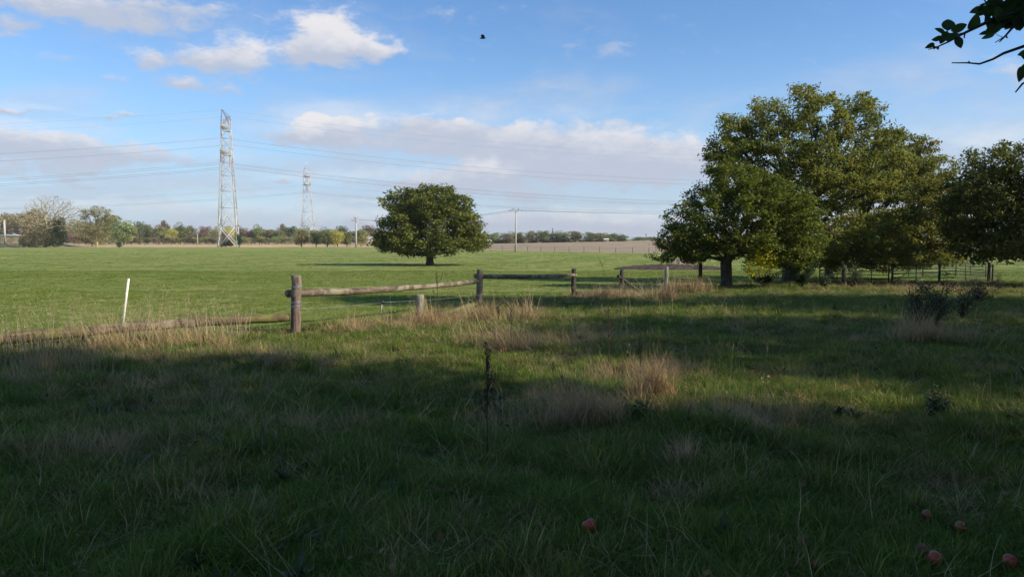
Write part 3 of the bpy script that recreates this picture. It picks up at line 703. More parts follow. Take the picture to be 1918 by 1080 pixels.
# short turf of the pasture
srcs = [tuft('turf_tuft_%s' % c_, 26, .04, .10, .008, .13, .5, .8, 'grass_short', 150 + i, segs=2) for i, c_ in enumerate('abc')]
X = []; Y = []
for n_, y0, y1, pw in ((26000, 11, 30, .8), (26000, 30, 62, .8), (36000, 60, 260, .7)):
    a, b_ = wedge(n_, y0, y1, rs, pw=pw); X.append(a); Y.append(b_)
X = np.concatenate(X); Y = np.concatenate(Y); ok = (Y > Fc(X) + .1) & (Y < Bc(X) - 1) & (rs.uniform(0, 1, len(X)) > sst(Y, 80, 255)); X, Y = X[ok], Y[ok]; n = len(X)
q = fbm(X, Y, 5.5, 6); hgt = np.clip(.8 + .5 * q, .35, 1.9) * np.clip(Y / 60, .9, 1.3); wd = np.clip(Y / 22, 1, 3.6)
scatter('pasture_grass', np.stack([X, Y, H(X, Y)], 1), mkrot(n, .05, rs), np.stack([wd, wd, hgt * rs.uniform(.7, 1.3, n)], 1), rs.integers(0, 3, n), srcs, 'short sunlit grazed pasture turf')
print('turf', n)
srcs = [tuft('coarse_tuft_%s' % c_, 40, .06, .20, .009, .16, .5, 1.0, 'grass_blade', 170 + i) for i, c_ in enumerate('ab')]
X, Y = wedge(5200, 13, 120, rs, pw=.8); q = fbm(X, Y, 9.0, 2) + .6 * fbm(X, Y, 2.1, 8); ok = (Y > Fc(X) + .6) & (q > .55); X, Y = X[ok], Y[ok]; n = len(X); wd = np.clip(Y / 30, 1, 2.6)
scatter('coarse_pasture_tufts', np.stack([X, Y, H(X, Y)], 1), mkrot(n, .08, rs), np.stack([wd, wd, rs.uniform(.6, 1.2, n)], 1), rs.integers(0, 2, n), srcs, 'darker coarse tufts left ungrazed in the pasture')
# ------------------------------------------------------------ fence near the viewer
def post_mb(mb, base, top, r, seed, sides=14, flat=False):
    base, top = Vector(base), Vector(top); n = 9; rs_ = np.random.default_rng(seed)
    pts = [base.lerp(top, i / (n - 1)) + Vector(rs_.normal(0, r * .05, 3)) for i in range(n)]
    rad = [r * (1.06 - .12 * i / (n - 1)) * (1 + rs_.normal(0, .02)) for i in range(n)]
    pts.append(pts[-1] + (top - base).normalized() * r * .12); rad.append(rad[-1] * .86)
    mb.tube(pts, rad, sides, wob=.06, seed=seed); return mb
def rail_mb(mb, a, b_, r, seed, sag=0.0, sides=12, taper=.9, sq=1.0):
    a, b_ = Vector(a), Vector(b_); n = 14; rs_ = np.random.default_rng(seed); pts = []; rad = []
    for i in range(n):
        t_ = i / (n - 1); p = a.lerp(b_, t_) + Vector((rs_.normal(0, .008), rs_.normal(0, .008), rs_.normal(0, .005) - sag * 4 * t_ * (1 - t_)))
        pts.append(p); rad.append(r * (1 + (taper - 1) * t_) * (1 + rs_.normal(0, .018)))
    pts = [pts[0]] + pts + [pts[-1]]; rad = [rad[0] * .75] + rad + [rad[-1] * .7]
    pts[0] = pts[0] - (b_ - a).normalized() * .012; pts[-1] = pts[-1] + (b_ - a).normalized() * .012
    mb.tube(pts, rad, sides, wob=.05, seed=seed); return mb
def obj_local(mb, name, mat, parent, axis=None, **kw):
    """store rails with their length on local x, so the grain runs along them"""
    o = mb.build(name, mat, parent, **kw)
    if axis is not None:
        v = Vector(axis).normalized(); q = v.to_track_quat('X', 'Z'); me = o.data; c = np.mean([tuple(x.co) for x in me.vertices], axis=0)
        M = q.to_matrix().to_4x4(); M.translation = Vector(c); me.transform(M.inverted()); o.matrix_local = M
    return o
fx = empty('wooden_fence', (0, 0, 0), 'old fence of round posts and half-fallen split rails between the meadow and the sunlit pasture', 'fence')
def postpx(pxb, pyb, pyt, wpx, lean=0):
    g_ = G(pxb, pyb); t_ = D(pxb + lean, pyt, g_.y); return g_, t_, wpx * g_.y / FPX / 2
pA, tA, rA = postpx(553, 620, 516, 19, 3)
pB, tB, rB = postpx(897, 577, 506, 12, 2)
pC, tC, rC = postpx(1073, 556, 504, 9, 2)
pD, tD, rD = postpx(1163, 548, 505, 8, 2)
for p_, t_, r_, mt, sd_ in ((pA, tA, rA, 'wood_post_red', 1), (pB, tB, rB, 'wood_post', 2), (pC, tC, rC, 'wood_dark', 3), (pD, tD, rD, 'wood_dark', 4)):
    q = post_mb(MB(), p_ - Vector((0, 0, .25)), t_, r_, sd_).build('post', mt, fx)
    if sd_ <= 2:
        for fz in ((.45, .52, .80) if sd_ == 1 else (.35, .6)):
            c_ = p_.lerp(t_, fz); mw = MB()
            for kk in range(3):
                ring = [c_ + Vector((math.cos(a) * (r_ + .006), math.sin(a) * (r_ + .006), .008 * kk + .012 * math.sin(a + kk))) for a in np.linspace(0, 6.283, 20)]
                mw.tube(ring, .0035, 4, cap=False)
            mw.build('wire_wrap', 'galvanised', q)
def rail(a, b_, r, mat, seed, **kw):
    o = obj_local(rail_mb(MB(), a, b_, r, seed, **kw), 'rail', mat, fx, axis=Vector(b_) - Vector(a)); return o
ya = pA.y; yb_ = pB.y
rail(D(538, 550, ya + .10), D(893, 527, yb_ + .02 - .1), .078, 'wood_rail', 11, taper=.85, sag=.05)
rail(D(890, 517, yb_ + .13), D(1078, 515, pC.y + .08), .068, 'wood_rail', 12, taper=.9, sag=.03)
rail(D(541, 595, ya + .02), D(362, 603, 14.12), .085, 'wood_rail_moss', 13, taper=1.05)
rail(D(362, 604, 14.10), D(160, 619, 12.72), .088, 'wood_rail', 14, taper=1.0)
rail(D(165, 619, 12.76), D(-90, 643, 11.4), .10, 'wood_rail_moss', 15, taper=1.0)
rail(D(892, 569, yb_ - .08), D(796, 603, 17.6), .085, 'wood_rail_moss', 16, taper=1.05)
rail(D(1078, 549, pC.y + .02), D(1158, 547, pD.y - .05), .08, 'wood_dark', 17)
rail(D(1158, 517, pD.y - .1), D(1197, 545, pD.y + .6), .07, 'wood_dark', 18)
g1 = G(150, 640); gm = G(160, 642)
post_mb(MB(), D(160, 665, 12.74), D(160, 612, 12.74), .06, 21).build('post', 'wood_dark', fx)
# thin electric wire with its black insulator
el = empty('electric_fence', G(716, 606), 'thin wire strung low between the fence posts with one black insulator on a rod', 'wire fence'); eo = el.location.copy()
mw = MB(); P0 = D(560, 578, pA.y - .12); P1 = D(716, 566, 17.2); P2 = D(897, 552, pB.y - .1); P3 = D(1073, 538, pC.y - .08)
for a, b_ in ((P0, P1), (P1, P2), (P2, P3)): mw.tube([a.lerp(b_, t_) - eo - Vector((0, 0, .12 * t_ * (1 - t_))) for t_ in np.linspace(0, 1, 8)], .0028, 4)
mw.build('wire', 'galvanised', el)
g_ = G(712, 612); g_.y = 17.2; g_ = D(712, 600, 17.2); g_.z = hz_(g_.x, g_.y)
MB().tube([g_ - eo, P1 - eo], .006, 6).build('rod', 'galvanised', el)
MB().box(P1 - eo, (.05, .04, .07)).tube([P1 - eo + Vector((-.05, 0, 0)), P1 - eo + Vector((.05, 0, 0))], .018, 8).build('insulator', 'black_plastic', el)
# short pale post, leaning white post and far stakes
g_, t_, r_ = postpx(788, 606, 552, 17, -2)
sp = tag(post_mb(MB(), g_ - Vector((0, 0, .2)) - g_, t_ - g_, r_, 31, 16).build('short_post', 'wood_pale'), 'short pale weathered stump post standing in front of the fence', 'post'); sp.location = g_
g_ = D(226, 618, 13.9); g_.z = hz_(g_.x, g_.y); t_ = D(241, 522, 13.75)
wp_ = empty('white_post', g_, 'thin white plastic electric-fence post leaning over the pale dry grass', 'post')
MB().tube([Vector((0, 0, -.1)), (t_ - g_) * .5, (t_ - g_)], [.022, .021, .019], 10).build('shaft', 'white_plastic', wp_)
for fz in (.35, .55, .75, .92):
    c_ = (t_ - g_) * fz; MB().tube([c_ - Vector((0, .03, 0)), c_ + Vector((0, -.04, 0)), c_ + Vector((0, -.045, .02))], .004, 5).build('wire_hook', 'white_plastic', wp_)
for (a, b0, b1, w_, ln, mt, lab) in ((1246, 548, 500, 8, 3, 'wood_pale', 'pale split stake wrapped in tall dry grass right of the broken rails'),
                                (1311, 538, 493, 7, 1, 'wood_dark', 'dark thin stake left of the apple tree trunk'),
                                (1581, 538, 497, 9, 0, 'wood_dark', 'dark stub post beside the bush left of the cattle hurdles')):
    g_, t_, r_ = postpx(a, b0, b1, w_, ln)
    o = tag(post_mb(MB(), Vector((0, 0, -.2)), t_ - g_, r_, a, 10).build('stake', mt), lab, 'stake'); o.location = g_

# wire stock fence along the right hand pasture edge
def wire_fence(name, pts, h, r, lab, mat='wood_dark', wires=(.35, .65, .95), wr=.004):
    o_ = Vector(pts[0]); e = empty(name, o_, lab, 'fence')
    for i, p in enumerate(pts):
        p = Vector(p); post_mb(MB(), p - o_ - Vector((0, 0, .1)), p - o_ + Vector((random.uniform(-.03, .03), 0, h * random.uniform(.92, 1.06))), r, i, 7).build('post', mat, e)
    mw = MB()
    for q in wires: mw.tube([Vector(p) - o_ + Vector((0, -r, h * q)) for p in pts], wr, 4)
    mw.build('wire', 'wire_dark', e); return e
def gp(x, y): return Vector((x, y, hz_(x, y)))
wire_fence('stock_fence', [gp(x, float(Fc(x))) for x in np.arange(26.2, 60, 3.2)], 1.0, .045, 'dark post and wire fence running out of the photo at right', wr=.012)
wire_fence('stock_fence', [gp(x, float(Bc(x)) - .4) for x in np.arange(-62, 46, 3.3)], 1.25, .05, 'thin distant fence where the pasture meets the ploughed field', wr=.02)
wire_fence('stock_fence', [gp(x, 360 + .05 * x) for x in np.arange(-245, -62, 6)], 1.5, .10, 'distant pale fence posts in front of the autumn hedge', 'wood_pale', wr=.03)

# ------------------------------------------------------------ cattle hurdles
def hurdle(a, b_, h, name, lab, bars=6, loops=False, diag=False, group='cattle hurdles'):
    a, b_ = Vector(a), Vector(b_); e = empty(name, a, lab, 'hurdle' if name != 'field_gate' else 'gate', group); d = b_ - a; r = .026
    m_ = MB()
    for q, nm in ((0, 0), (1, 0)):
        MB().tube([d * q + Vector((0, 0, -.02)), d * q + Vector((0, 0, h))], r * 1.3, 8).build('upright', 'hurdle_paint', e)
    for k_ in range(bars):
        z_ = h * (.12 + .85 * k_ / (bars - 1)); m_.tube([Vector((0, 0, z_)), d * .5 + Vector((0, 0, z_ - .01)), d + Vector((0, 0, z_))], r * .8, 6)
    m_.build('bar', 'hurdle_paint', e)
    MB().tube([d * .5 + Vector((0, 0, h * .12)), d * .5 + Vector((0, 0, h * .97))], r * .8, 6).build('brace', 'hurdle_paint', e)
    if diag: MB().tube([d * .05 + Vector((0, .03, h * .1)), d * .5 + Vector((0, .03, h * .95))], r * .7, 6).build('brace', 'hurdle_paint', e)
    if loops:
        for q in (.12, .88):
            MB().tube([d * q + Vector((0, 0, h * .95)) + d.normalized() * (.1 * math.cos(t_)) + Vector((0, 0, .14 * math.sin(t_))) for t_ in np.linspace(0, 3.1416, 9)], r * .7, 6).build('loop', 'hurdle_paint', e)
    return e
hp = [G(1535, 530), G(1601, 532), G(1664, 534)]
hurdle(hp[0], hp[1], 1.05, 'cattle_hurdle', 'dark metal hurdle between the walnut trunk and the pasture, leftmost of the pen')
hurdle(hp[1], hp[2], 1.05, 'cattle_hurdle', 'dark metal hurdle just left of the double gate post')
q1, q2 = G(1670, 534), G(1758, 531)
hurdle(q1, q2, 1.02, 'field_gate', 'dark metal gate with a diagonal brace right of the double post', diag=True, bars=5, group=None)
q3 = G(1851, 527); hurdle(G(1760, 531), q3, 1.02, 'cattle_hurdle', 'dark metal hurdle ending at the thick right corner post of the pen')
s1 = G(1728, 519); s2 = G(1790, 517); s3 = G(1846, 520)
hurdle(s1, s2, 1.1, 'cattle_hurdle', 'rear hurdle with loops on its top bar, left one at the back', loops=True)
hurdle(s2, s3, 1.1, 'cattle_hurdle', 'rear hurdle with loops on its top bar, right one at the back', loops=True)
hurdle(s1, G(1672, 524), 1.1, 'cattle_hurdle', 'side hurdle seen at a slant behind the gate')
g_ = G(1852, 528); o = tag(post_mb(MB(), Vector((0, 0, -.2)), Vector((0, 0, 1.05)), .09, 44, 12).build('corner_post', 'wood_dark'), 'thick dark round post at the right corner of the hurdles', 'post'); o.location = g_

# ------------------------------------------------------------ earth heap and feed trough
def mound(name, c, rx, ry, h, mat, lab, cat, seed, amp=.25, res=44):
    u = np.linspace(-1, 1, res); UX, UY = np.meshgrid(u, u); r2 = UX ** 2 + UY ** 2
    ang = np.arctan2(UY, UX); edge = 1 + .18 * np.sin(3 * ang + seed) + .1 * np.sin(7 * ang)
    hh = np.clip(1 - r2 / edge ** 2, 0, 1) ** .6 * h * (1 + amp * wav(UX * rx, UY * ry, .9, seed) + amp * .8 * wav(UX * rx, UY * ry, .4, seed + 4))
    XX = c.x + UX * rx * 1.1; YY = c.y + UY * ry * 1.1; ZZ = H(XX, YY) + hh - .03
    i = np.arange(res - 1)[:, None] * res + np.arange(res - 1)[None]; F = np.stack([i, i + 1, i + res + 1, i + res], -1).reshape(-1, 4)
    V = np.stack([XX - c.x, YY - c.y, ZZ - c.z], -1).reshape(-1, 3); o = mkmesh(name, V, F, mat); o.location = c
    return tag(o, lab, cat)
c_ = G(1262, 505); c_ = gp(c_.x, c_.y + 1.5)
mound('earth_heap', c_, 4.9, 3.0, .45, 'soil_dark', 'low heap of dark brown earth on the pasture left of the apple tree', 'heap', 3)
c2 = D(1272, 491, c_.y + 3.2); c2.z = hz_(c2.x, c2.y)
bo = mound('boulder', c2, 1.2, .6, 1.0, 'stone', 'pale stone lump behind the dark earth heap', 'stone', 9, .12, 24)
c2 = D(1297, 493, c_.y + 3.4); c2.z = hz_(c2.x, c2.y)
mound('boulder', c2, .4, .35, .42, 'stone', 'smaller whitish stone to the right of the pale lump behind the earth heap', 'stone', 12, .12, 20)

# ------------------------------------------------------------ pylons and lines
def truss(mb, A, B, n, r, rd=None, x=True):
    """A, B: lists of two chord polylines (points); braces zigzag between"""
    rd = rd or r * .6
    for i in range(n):
        a0 = A[0].lerp(A[1], i / n); a1 = A[0].lerp(A[1], (i + 1) / n); b0 = B[0].lerp(B[1], i / n); b1 = B[0].lerp(B[1], (i + 1) / n)
        mb.tube([a0, b1], rd, 4)
        if x: mb.tube([b0, a1], rd, 4)
        mb.tube([a1, b1], rd, 4)
LD = Vector((0.98, 0.19, 0)).normalized(); AD = Vector((-0.19, 0.98, 0)).normalized()
def pylon(base, lab, H1, H2, H3, w0, w1, w2, arm1, arm2, pk, single=False, r=.16):
    e = empty('electricity_pylon', base, lab, 'pylon')
    def corner(z, w, sx, sy): return LD * (w / 2 * sx) + AD * (w / 2 * sy) + Vector((0, 0, z))
    lv = [(0, w0), (H1, w1), (H3, w2)]
    def W(z):
        return w0 + (w1 - w0) * z / H1 if z < H1 else w1 + (w2 - w1) * (z - H1) / (H3 - H1)
    for sx in (-1, 1):
        for sy in (-1, 1):
            MB().tube([corner(0, w0, sx, sy), corner(H1, w1, sx, sy), corner(H3, w2, sx, sy)], [r * 1.15, r * .9, r * .6], 5).build('leg', 'steel_light', e)
    # bracing on four faces
    br = MB(); zs = [0]; 
    while zs[-1] < H3 - 1.5: zs.append(min(H3, zs[-1] + max(2.2, W(zs[-1]) * 1.15)))
    faces = [((-1, -1), (1, -1)), ((1, -1), (1, 1)), ((1, 1), (-1, 1)), ((-1, 1), (-1, -1))]
    big = MB()
    for i in range(len(zs) - 1):
        z0, z1 = zs[i], zs[i + 1]; tgt = big if i == 0 else br; rr = r * .75 if i == 0 else r * .42
        for (a, b_) in faces:
            p0, p1 = corner(z0, W(z0), *a), corner(z0, W(z0), *b_); q0, q1 = corner(z1, W(z1), *a), corner(z1, W(z1), *b_)
            if i > len(zs) * .66 and i % 2: tgt.tube([p0, q1], rr, 4)
            else: tgt.tube([p0, q1], rr, 4); tgt.tube([p1, q0], rr, 4)
            if i > 0: br.tube([p0, p1], r * .45, 4)
            if i == 0:
                m0 = (q0 + q1) / 2 + Vector((0, 0, (z1 - z0) * .55)); tgt.tube([q0, m0], rr, 4); tgt.tube([q1, m0], rr, 4)
    big.build('base_bracing', 'steel_pale', e); br.build('bracing', 'steel_light', e)
    def arm(z, ln, th, nm):
        for s_ in (-1, 1):
            mb = MB(); w_ = W(z); ins = []
            for sx in (-1, 1):
                a0 = LD * (w_ / 2 * sx) + AD * (w_ / 2 * s_) + Vector((0, 0, z)); a1 = AD * (ln * s_) + Vector((0, 0, z + th * .3)) + LD * (.25 * sx)
                b0 = LD * (W(z + th) / 2 * sx) + AD * (W(z + th) / 2 * s_) + Vector((0, 0, z + th))
                mb.tube([a0, a1], r * .6, 4); mb.tube([b0, a1], r * .6, 4); truss(mb, [a0, a1], [b0, a1], 5, r * .4, r * .32)
            truss(mb, [LD * (w_ / 2) + AD * (w_ / 2 * s_) + Vector((0, 0, z)), AD * (ln * s_) + Vector((0, 0, z + th * .3)) + LD * .25],
                  [LD * (-w_ / 2) + AD * (w_ / 2 * s_) + Vector((0, 0, z)), AD * (ln * s_) + Vector((0, 0, z + th * .3)) - LD * .25], 6, r * .4, r * .32)
            mb.tube([AD * (ln * s_) + Vector((0, 0, z + th * .3)) + LD * .3, AD * (ln * s_) + Vector((0, 0, z + th * .3)) - LD * .3], r * .5, 4); mb.build(nm, 'steel_light', e)
            for q in ((1.0,) if nm == 'upper_arm' else (1.0, .5)):
                mi = MB(); c_ = AD * (ln * s_ * q) + Vector((0, 0, z))
                pts = [c_ - Vector((0, 0, .35 * k_)) for k_ in range(12)]
                mi.tube(pts, [.16 if k_ % 2 else .07 for k_ in range(12)], 6); mi.build('insulator', 'insulator', e)
    arm(H2, arm2, 2.2, 'lower_arm'); arm(H3 - 4, arm1, 2.0, 'upper_arm')
    mp = MB()
    if single:
        for sx in (-1, 1):
            for sy in (-1, 1): mp.tube([corner(H3, w2, sx, sy), Vector((0, 0, H3 + pk))], r * .55, 4)
        for q in (.3, .6):
            c4 = [corner(H3, w2, *s_).lerp(Vector((0, 0, H3 + pk)), q) for s_ in ((-1, -1), (1, -1), (1, 1), (-1, 1))]
            for i in range(4): mp.tube([c4[i], c4[(i + 1) % 4]], r * .35, 4)
    else:
        tips = {}
        for s_ in (-1, 1):
            tip_ = AD * (pk * s_) + Vector((0, 0, H3 + 2.6)); tips[s_] = tip_
            for sx in (-1, 1):
                mp.tube([corner(H3, w2, sx, s_), tip_], r * .5, 4); mp.tube([corner(H3 - 2.5, W(H3 - 2.5), sx, s_), tip_], r * .5, 4)
                truss(mp, [corner(H3, w2, sx, s_), tip_], [corner(H3 - 2.5, W(H3 - 2.5), sx, s_), tip_], 5, r * .3, r * .3)
        for sx in (-1, 1): mp.tube([corner(H3, w2, sx, -1), corner(H3, w2, sx, 1)], r * .5, 4)
        mp.tube([tips[-1], tips[1]], r * .6, 4)
    mp.build('peak', 'steel_rust' if not single else 'steel_light', e)
    return e
PB = G(429, 462); PB = Vector((D(429, 462, 289).x, 289, hz_(-110, 289) - .1))
pylon(PB, 'tall pale lattice pylon standing on the pasture edge, the nearer of the two', 35, 35.5, 48.8, 7.0, 3.9, 3.0, 10, 12, 8)
P2b = Vector((D(577, 455, 505).x, 505, hz_(-135, 505)))
pylon(P2b, 'second pylon, farther away, pale and pointed above the yellow trees', 26, 39, 48.5, 10.5, 5.4, 4.2, 6, 9, 6.5, single=True, r=.15)
P3b = Vector((D(407, 440, 1100).x, 1100, hz_(-430, 1100)))
pylon(P3b, 'tiny pylon on the horizon left of the nearer pylon', 14, 20, 26, 5, 2.5, 2.0, 11, 11, 3, single=True, r=.16)
def span(mb, a, b_, sag, r, n=26, gap=0.0):
    for o_ in ((-gap / 2, gap / 2) if gap else (0,)):
        mb.tube([a.lerp(b_, t_) + Vector((0, 0, -4 * sag * t_ * (1 - t_))) + AD * o_ for t_ in np.linspace(0, 1, n)], r, 4, cap=False)
def line(lab, z, off, grp, r=.018, gap=.5, base=PB, d0=LD, l1=430, l0=430, sag=13):
    c_ = base + AD * off + Vector((0, 0, z)); mb = MB(); o_ = Vector((0, 0, 0))
    span(mb, Vector((0, 0, 0)), d0 * l1, sag, r, gap=gap); span(mb, Vector((0, 0, 0)), d0 * -l0, sag, r, gap=gap)
    nd = 9 if gap else 0
    for s_ in (1, -1):
        for k_ in range(1, nd):
            t_ = k_ / nd; p = d0 * (l1 * t_ * s_) + Vector((0, 0, -4 * sag * t_ * (1 - t_))); mb.tube([p - AD * gap / 2, p + AD * gap / 2], r * 1.6, 4)
    o = mb.build('power_line', 'wire_dark'); o.location = c_; tag(o, lab, 'power line', grp)
gA = 'wires of the nearer pylon'
line('upper wire hung from the near end of the nearer pylon\'s top arm', 40.6, -10, gA); line('upper wire hung from the far end of the nearer pylon\'s top arm', 40.6, 10, gA)
for q, nm in ((-12, 'nearest outer'), (-6, 'near inner'), (6, 'far inner'), (12, 'farthest outer')): line('lower wire of the nearer pylon at the %s insulator' % nm, 31.6, q, gA)
line('thin topmost wire from the near peak of the nearer pylon', 51.3, -8, gA, .018, 0); line('thin topmost wire from the far peak of the nearer pylon', 51.3, 8, gA, .018, 0)
gB = 'wires of the farther pylon'; d2 = Vector((0.995, 0.10, 0)).normalized()
for z_, off, nm in ((39.5, -6, 'upper near'), (39.5, 6, 'upper far'), (34.5, -9, 'lower near outer'), (34.5, -4.5, 'lower near inner'), (34.5, 4.5, 'lower far inner'), (34.5, 9, 'lower far outer')):
    line('thin wire of the farther pylon, %s one' % nm, z_, off, gB, .022, 0, P2b, d2, 520, 480, 12)
# wooden / concrete poles
def pole(px, pyb, pyt, y, w_, lab, kind, mat='concrete'):
    b_ = D(px, pyb, y); b_.z = hz_(b_.x, y); t_ = D(px, pyt, y); h = t_.z - b_.z; e = empty('utility_pole', b_, lab, 'utility pole'); r = w_ * y / FPX / 2
    MB().tube([(0, 0, -.3), (0, 0, h * .5), (0, 0, h)], [r * 1.15, r, r * .75], 8).build('pole', mat, e)
    s = y / FPX; m_ = MB(); m2 = MB(); tips = []
    if kind == 'V':
        for s_ in (-1, 1):
            m_.tube([(0, 0, h * .97), (s_ * 6 * s, 0, h + 4 * s), (s_ * 11 * s, 0, h + 1 * s)], r * .35, 5)
            tips += [(s_ * 11 * s, 0, h + 1.2 * s), (s_ * 5 * s, 0, h + 4.5 * s)]
        m_.tube([(-6 * s, 0, h + 4 * s), (6 * s, 0, h + 4 * s)], r * .25, 5)
    elif kind == 'T':
        for z_, hw in ((h, 3.5), (h - 5 * s, 7)):
            m_.box((0, -r, z_), (hw * 2 * s, r * .7, r * .7)); tips += [(-hw * s, -r, z_ + .2), (hw * s, -r, z_ + .2)]
    else:
        m_.box((0, -r, h - s), (5 * s, r * .7, r * .7)); tips += [(-2 * s, -r, h - .8 * s), (2 * s, -r, h - .8 * s)]
    m_.build('crossarm', 'steel_light' if kind != 'V' else mat, e)
    for q in tips: MB().tube([Vector(q) + Vector((0, 0, -.1)), Vector(q) + Vector((0, 0, .25))], [.09, .05], 6).build('insulator', 'steel_rust', e)
    return b_ + Vector((0, 0, h)), s
T1, s_1 = pole(966, 472, 396, 176, 3.0, 'tall concrete pole with V shaped arms at the edge of the ploughed field', 'V')
T2, s_2 = pole(667, 460, 408, 270, 3.3, 'pale concrete pole with two crossbars left of the lone tree', 'T')
pole(262, 445, 415, 420, 1.8, 'small dark pole above the hedge left of the nearer pylon', 'I', 'wood_dark')
pole(1035, 445, 427, 460, 1.6, 'tiny double pole poking above the far tree row', 'I', 'wood_dark')
pole(1210, 452, 437, 520, 1.3, 'tiny pole on the horizon beside the low round bush', 'I', 'wood_dark')
pole(370, 450, 437, 400, 1.5, 'small pole in front of the autumn hedge', 'I', 'concrete')
for i, (o0, o1, nm) in enumerate(((-1.4, -1.6, 'left'), (-.3, 0, 'middle'), (1.4, 1.6, 'right'))):
    mb = MB(); a = T1 + Vector((o0, 0, .3)); b_ = T2 + Vector((o1, 0, -.5)); c_ = T1 + Vector((120, -20, 1))
    mb.tube([Vector((0, 0, 0)).lerp(b_ - a, t_) - Vector((0, 0, 6 * t_ * (1 - t_))) for t_ in np.linspace(0, 1, 14)], .022, 4, cap=False)
    mb.tube([Vector((0, 0, 0)).lerp(c_ - a, t_) - Vector((0, 0, 6 * t_ * (1 - t_))) for t_ in np.linspace(0, 1, 14)], .022, 4, cap=False)
    o = mb.build('power_line', 'wire_dark'); o.location = a; tag(o, '%s wire running off the pole with V shaped arms' % nm, 'power line', 'wires of the concrete poles')

# ------------------------------------------------------------ far trees
def far_proto(seed, wd, ht, n, L=.5, lob=26, trunk_h=.25, low=True, asp=.8):
    rs_ = np.random.default_rng(seed); cs = []
    for _ in range(lob):
        v = rs_.normal(size=3) * np.array([1, 1, 1.15]); v /= np.linalg.norm(v); r = rs_.uniform(.35, .95); zc = ht * (.52 if low else .60)
        cs.append((v[0] * r * wd * .42, v[1] * r * wd * .42, zc + v[2] * r * ht * (.46 if low else .36), rs_.uniform(.15, .25) * wd, rs_.uniform(.12, .18) * ht))
    per = n // lob; C = []; cl = []
    for (x, y, z_, rr, rz) in cs:
        v = rs_.normal(size=(per, 3)); v /= np.linalg.norm(v, axis=1)[:, None]; v *= rs_.uniform(.5, 1.0, (per, 1))
        C.append(np.array([x, y, z_]) + v * np.array([rr, rr, rz])); cl.append(np.full(per, rs_.uniform(.15, .85)))
    C = np.concatenate(C); cl = np.concatenate(cl); ok = C[:, 2] > .1; C, cl = C[ok], cl[ok]
    V, F, lr = leaf_geo(C, L, asp, rs_, .45, cl, .3)
    mt = MB(); mt.tube([(0, 0, -.4), (0.1, 0, ht * .25), (0, .1, ht * .6)], [ht * .028, ht * .022, ht * .01], 6)
    for _ in range(7):
        a = rs_.uniform(0, 6.28); z_ = rs_.uniform(.18, .45) * ht; mt.tube([(0.1, 0, z_), (math.cos(a) * wd * .15, math.sin(a) * wd * .15, z_ + ht * .12), (math.cos(a) * wd * .32, math.sin(a) * wd * .32, z_ + ht * .3)], [ht * .014, ht * .01, ht * .004], 5)
    return (V, F, lr), mt
PROTO = [far_proto(200 + i, w_, h_, n_, L_, lob, low=lo) for i, (w_, h_, n_, L_, lob, lo) in enumerate(((8, 9, 3600, .42, 30, True), (7, 8, 3000, .42, 22, True), (9, 8, 3600, .42, 34, True), (7, 9, 3000, .4, 26, False), (6, 7, 2600, .38, 20, False), (11, 6, 3800, .42, 36, True)))]
PD = [(8, 9), (7, 8), (9, 8), (7, 9), (6, 7), (11, 6)]
PM = {}
def far_tree(px, pyb, pyt, wpx, y, pid, mat, lab, name='tree', cat='tree', group=None, bark='bark'):
    if px < 720 and y >= 340: y += 85
    b_ = D(px, pyb, y); b_.z = hz_(b_.x, y); t_ = D(px, pyt, y); h = t_.z - b_.z; s = y / FPX
    if y >= 385 and px > 880: pid = pid if pid == 5 else (0, 1, 2)[int(px) % 3]; wpx *= 1.12; b_.z -= .3
    key = (pid, mat)
    if key not in PM:
        (V, F, lr), mt = PROTO[pid]
        c0 = mkmesh('crown', V, F, mat, None, smooth=False, attr=lr, link=False)
        t0 = mt.build('trunk', bark, None, link=False); PM[key] = (c0.data, t0.data)
    e = empty(name, b_, lab, cat, group, rz=random.uniform(0, 6.28))
    cw, chh = PD[pid]; k_ = wpx * s / cw; e.scale = (k_ * 1.12, k_ * 1.12, h / chh * 1.06)
    for nm, me in zip(('crown', 'trunk'), PM[key]):
        o = bpy.data.objects.new(nm, me); COL.objects.link(o); o.parent = e
    return e
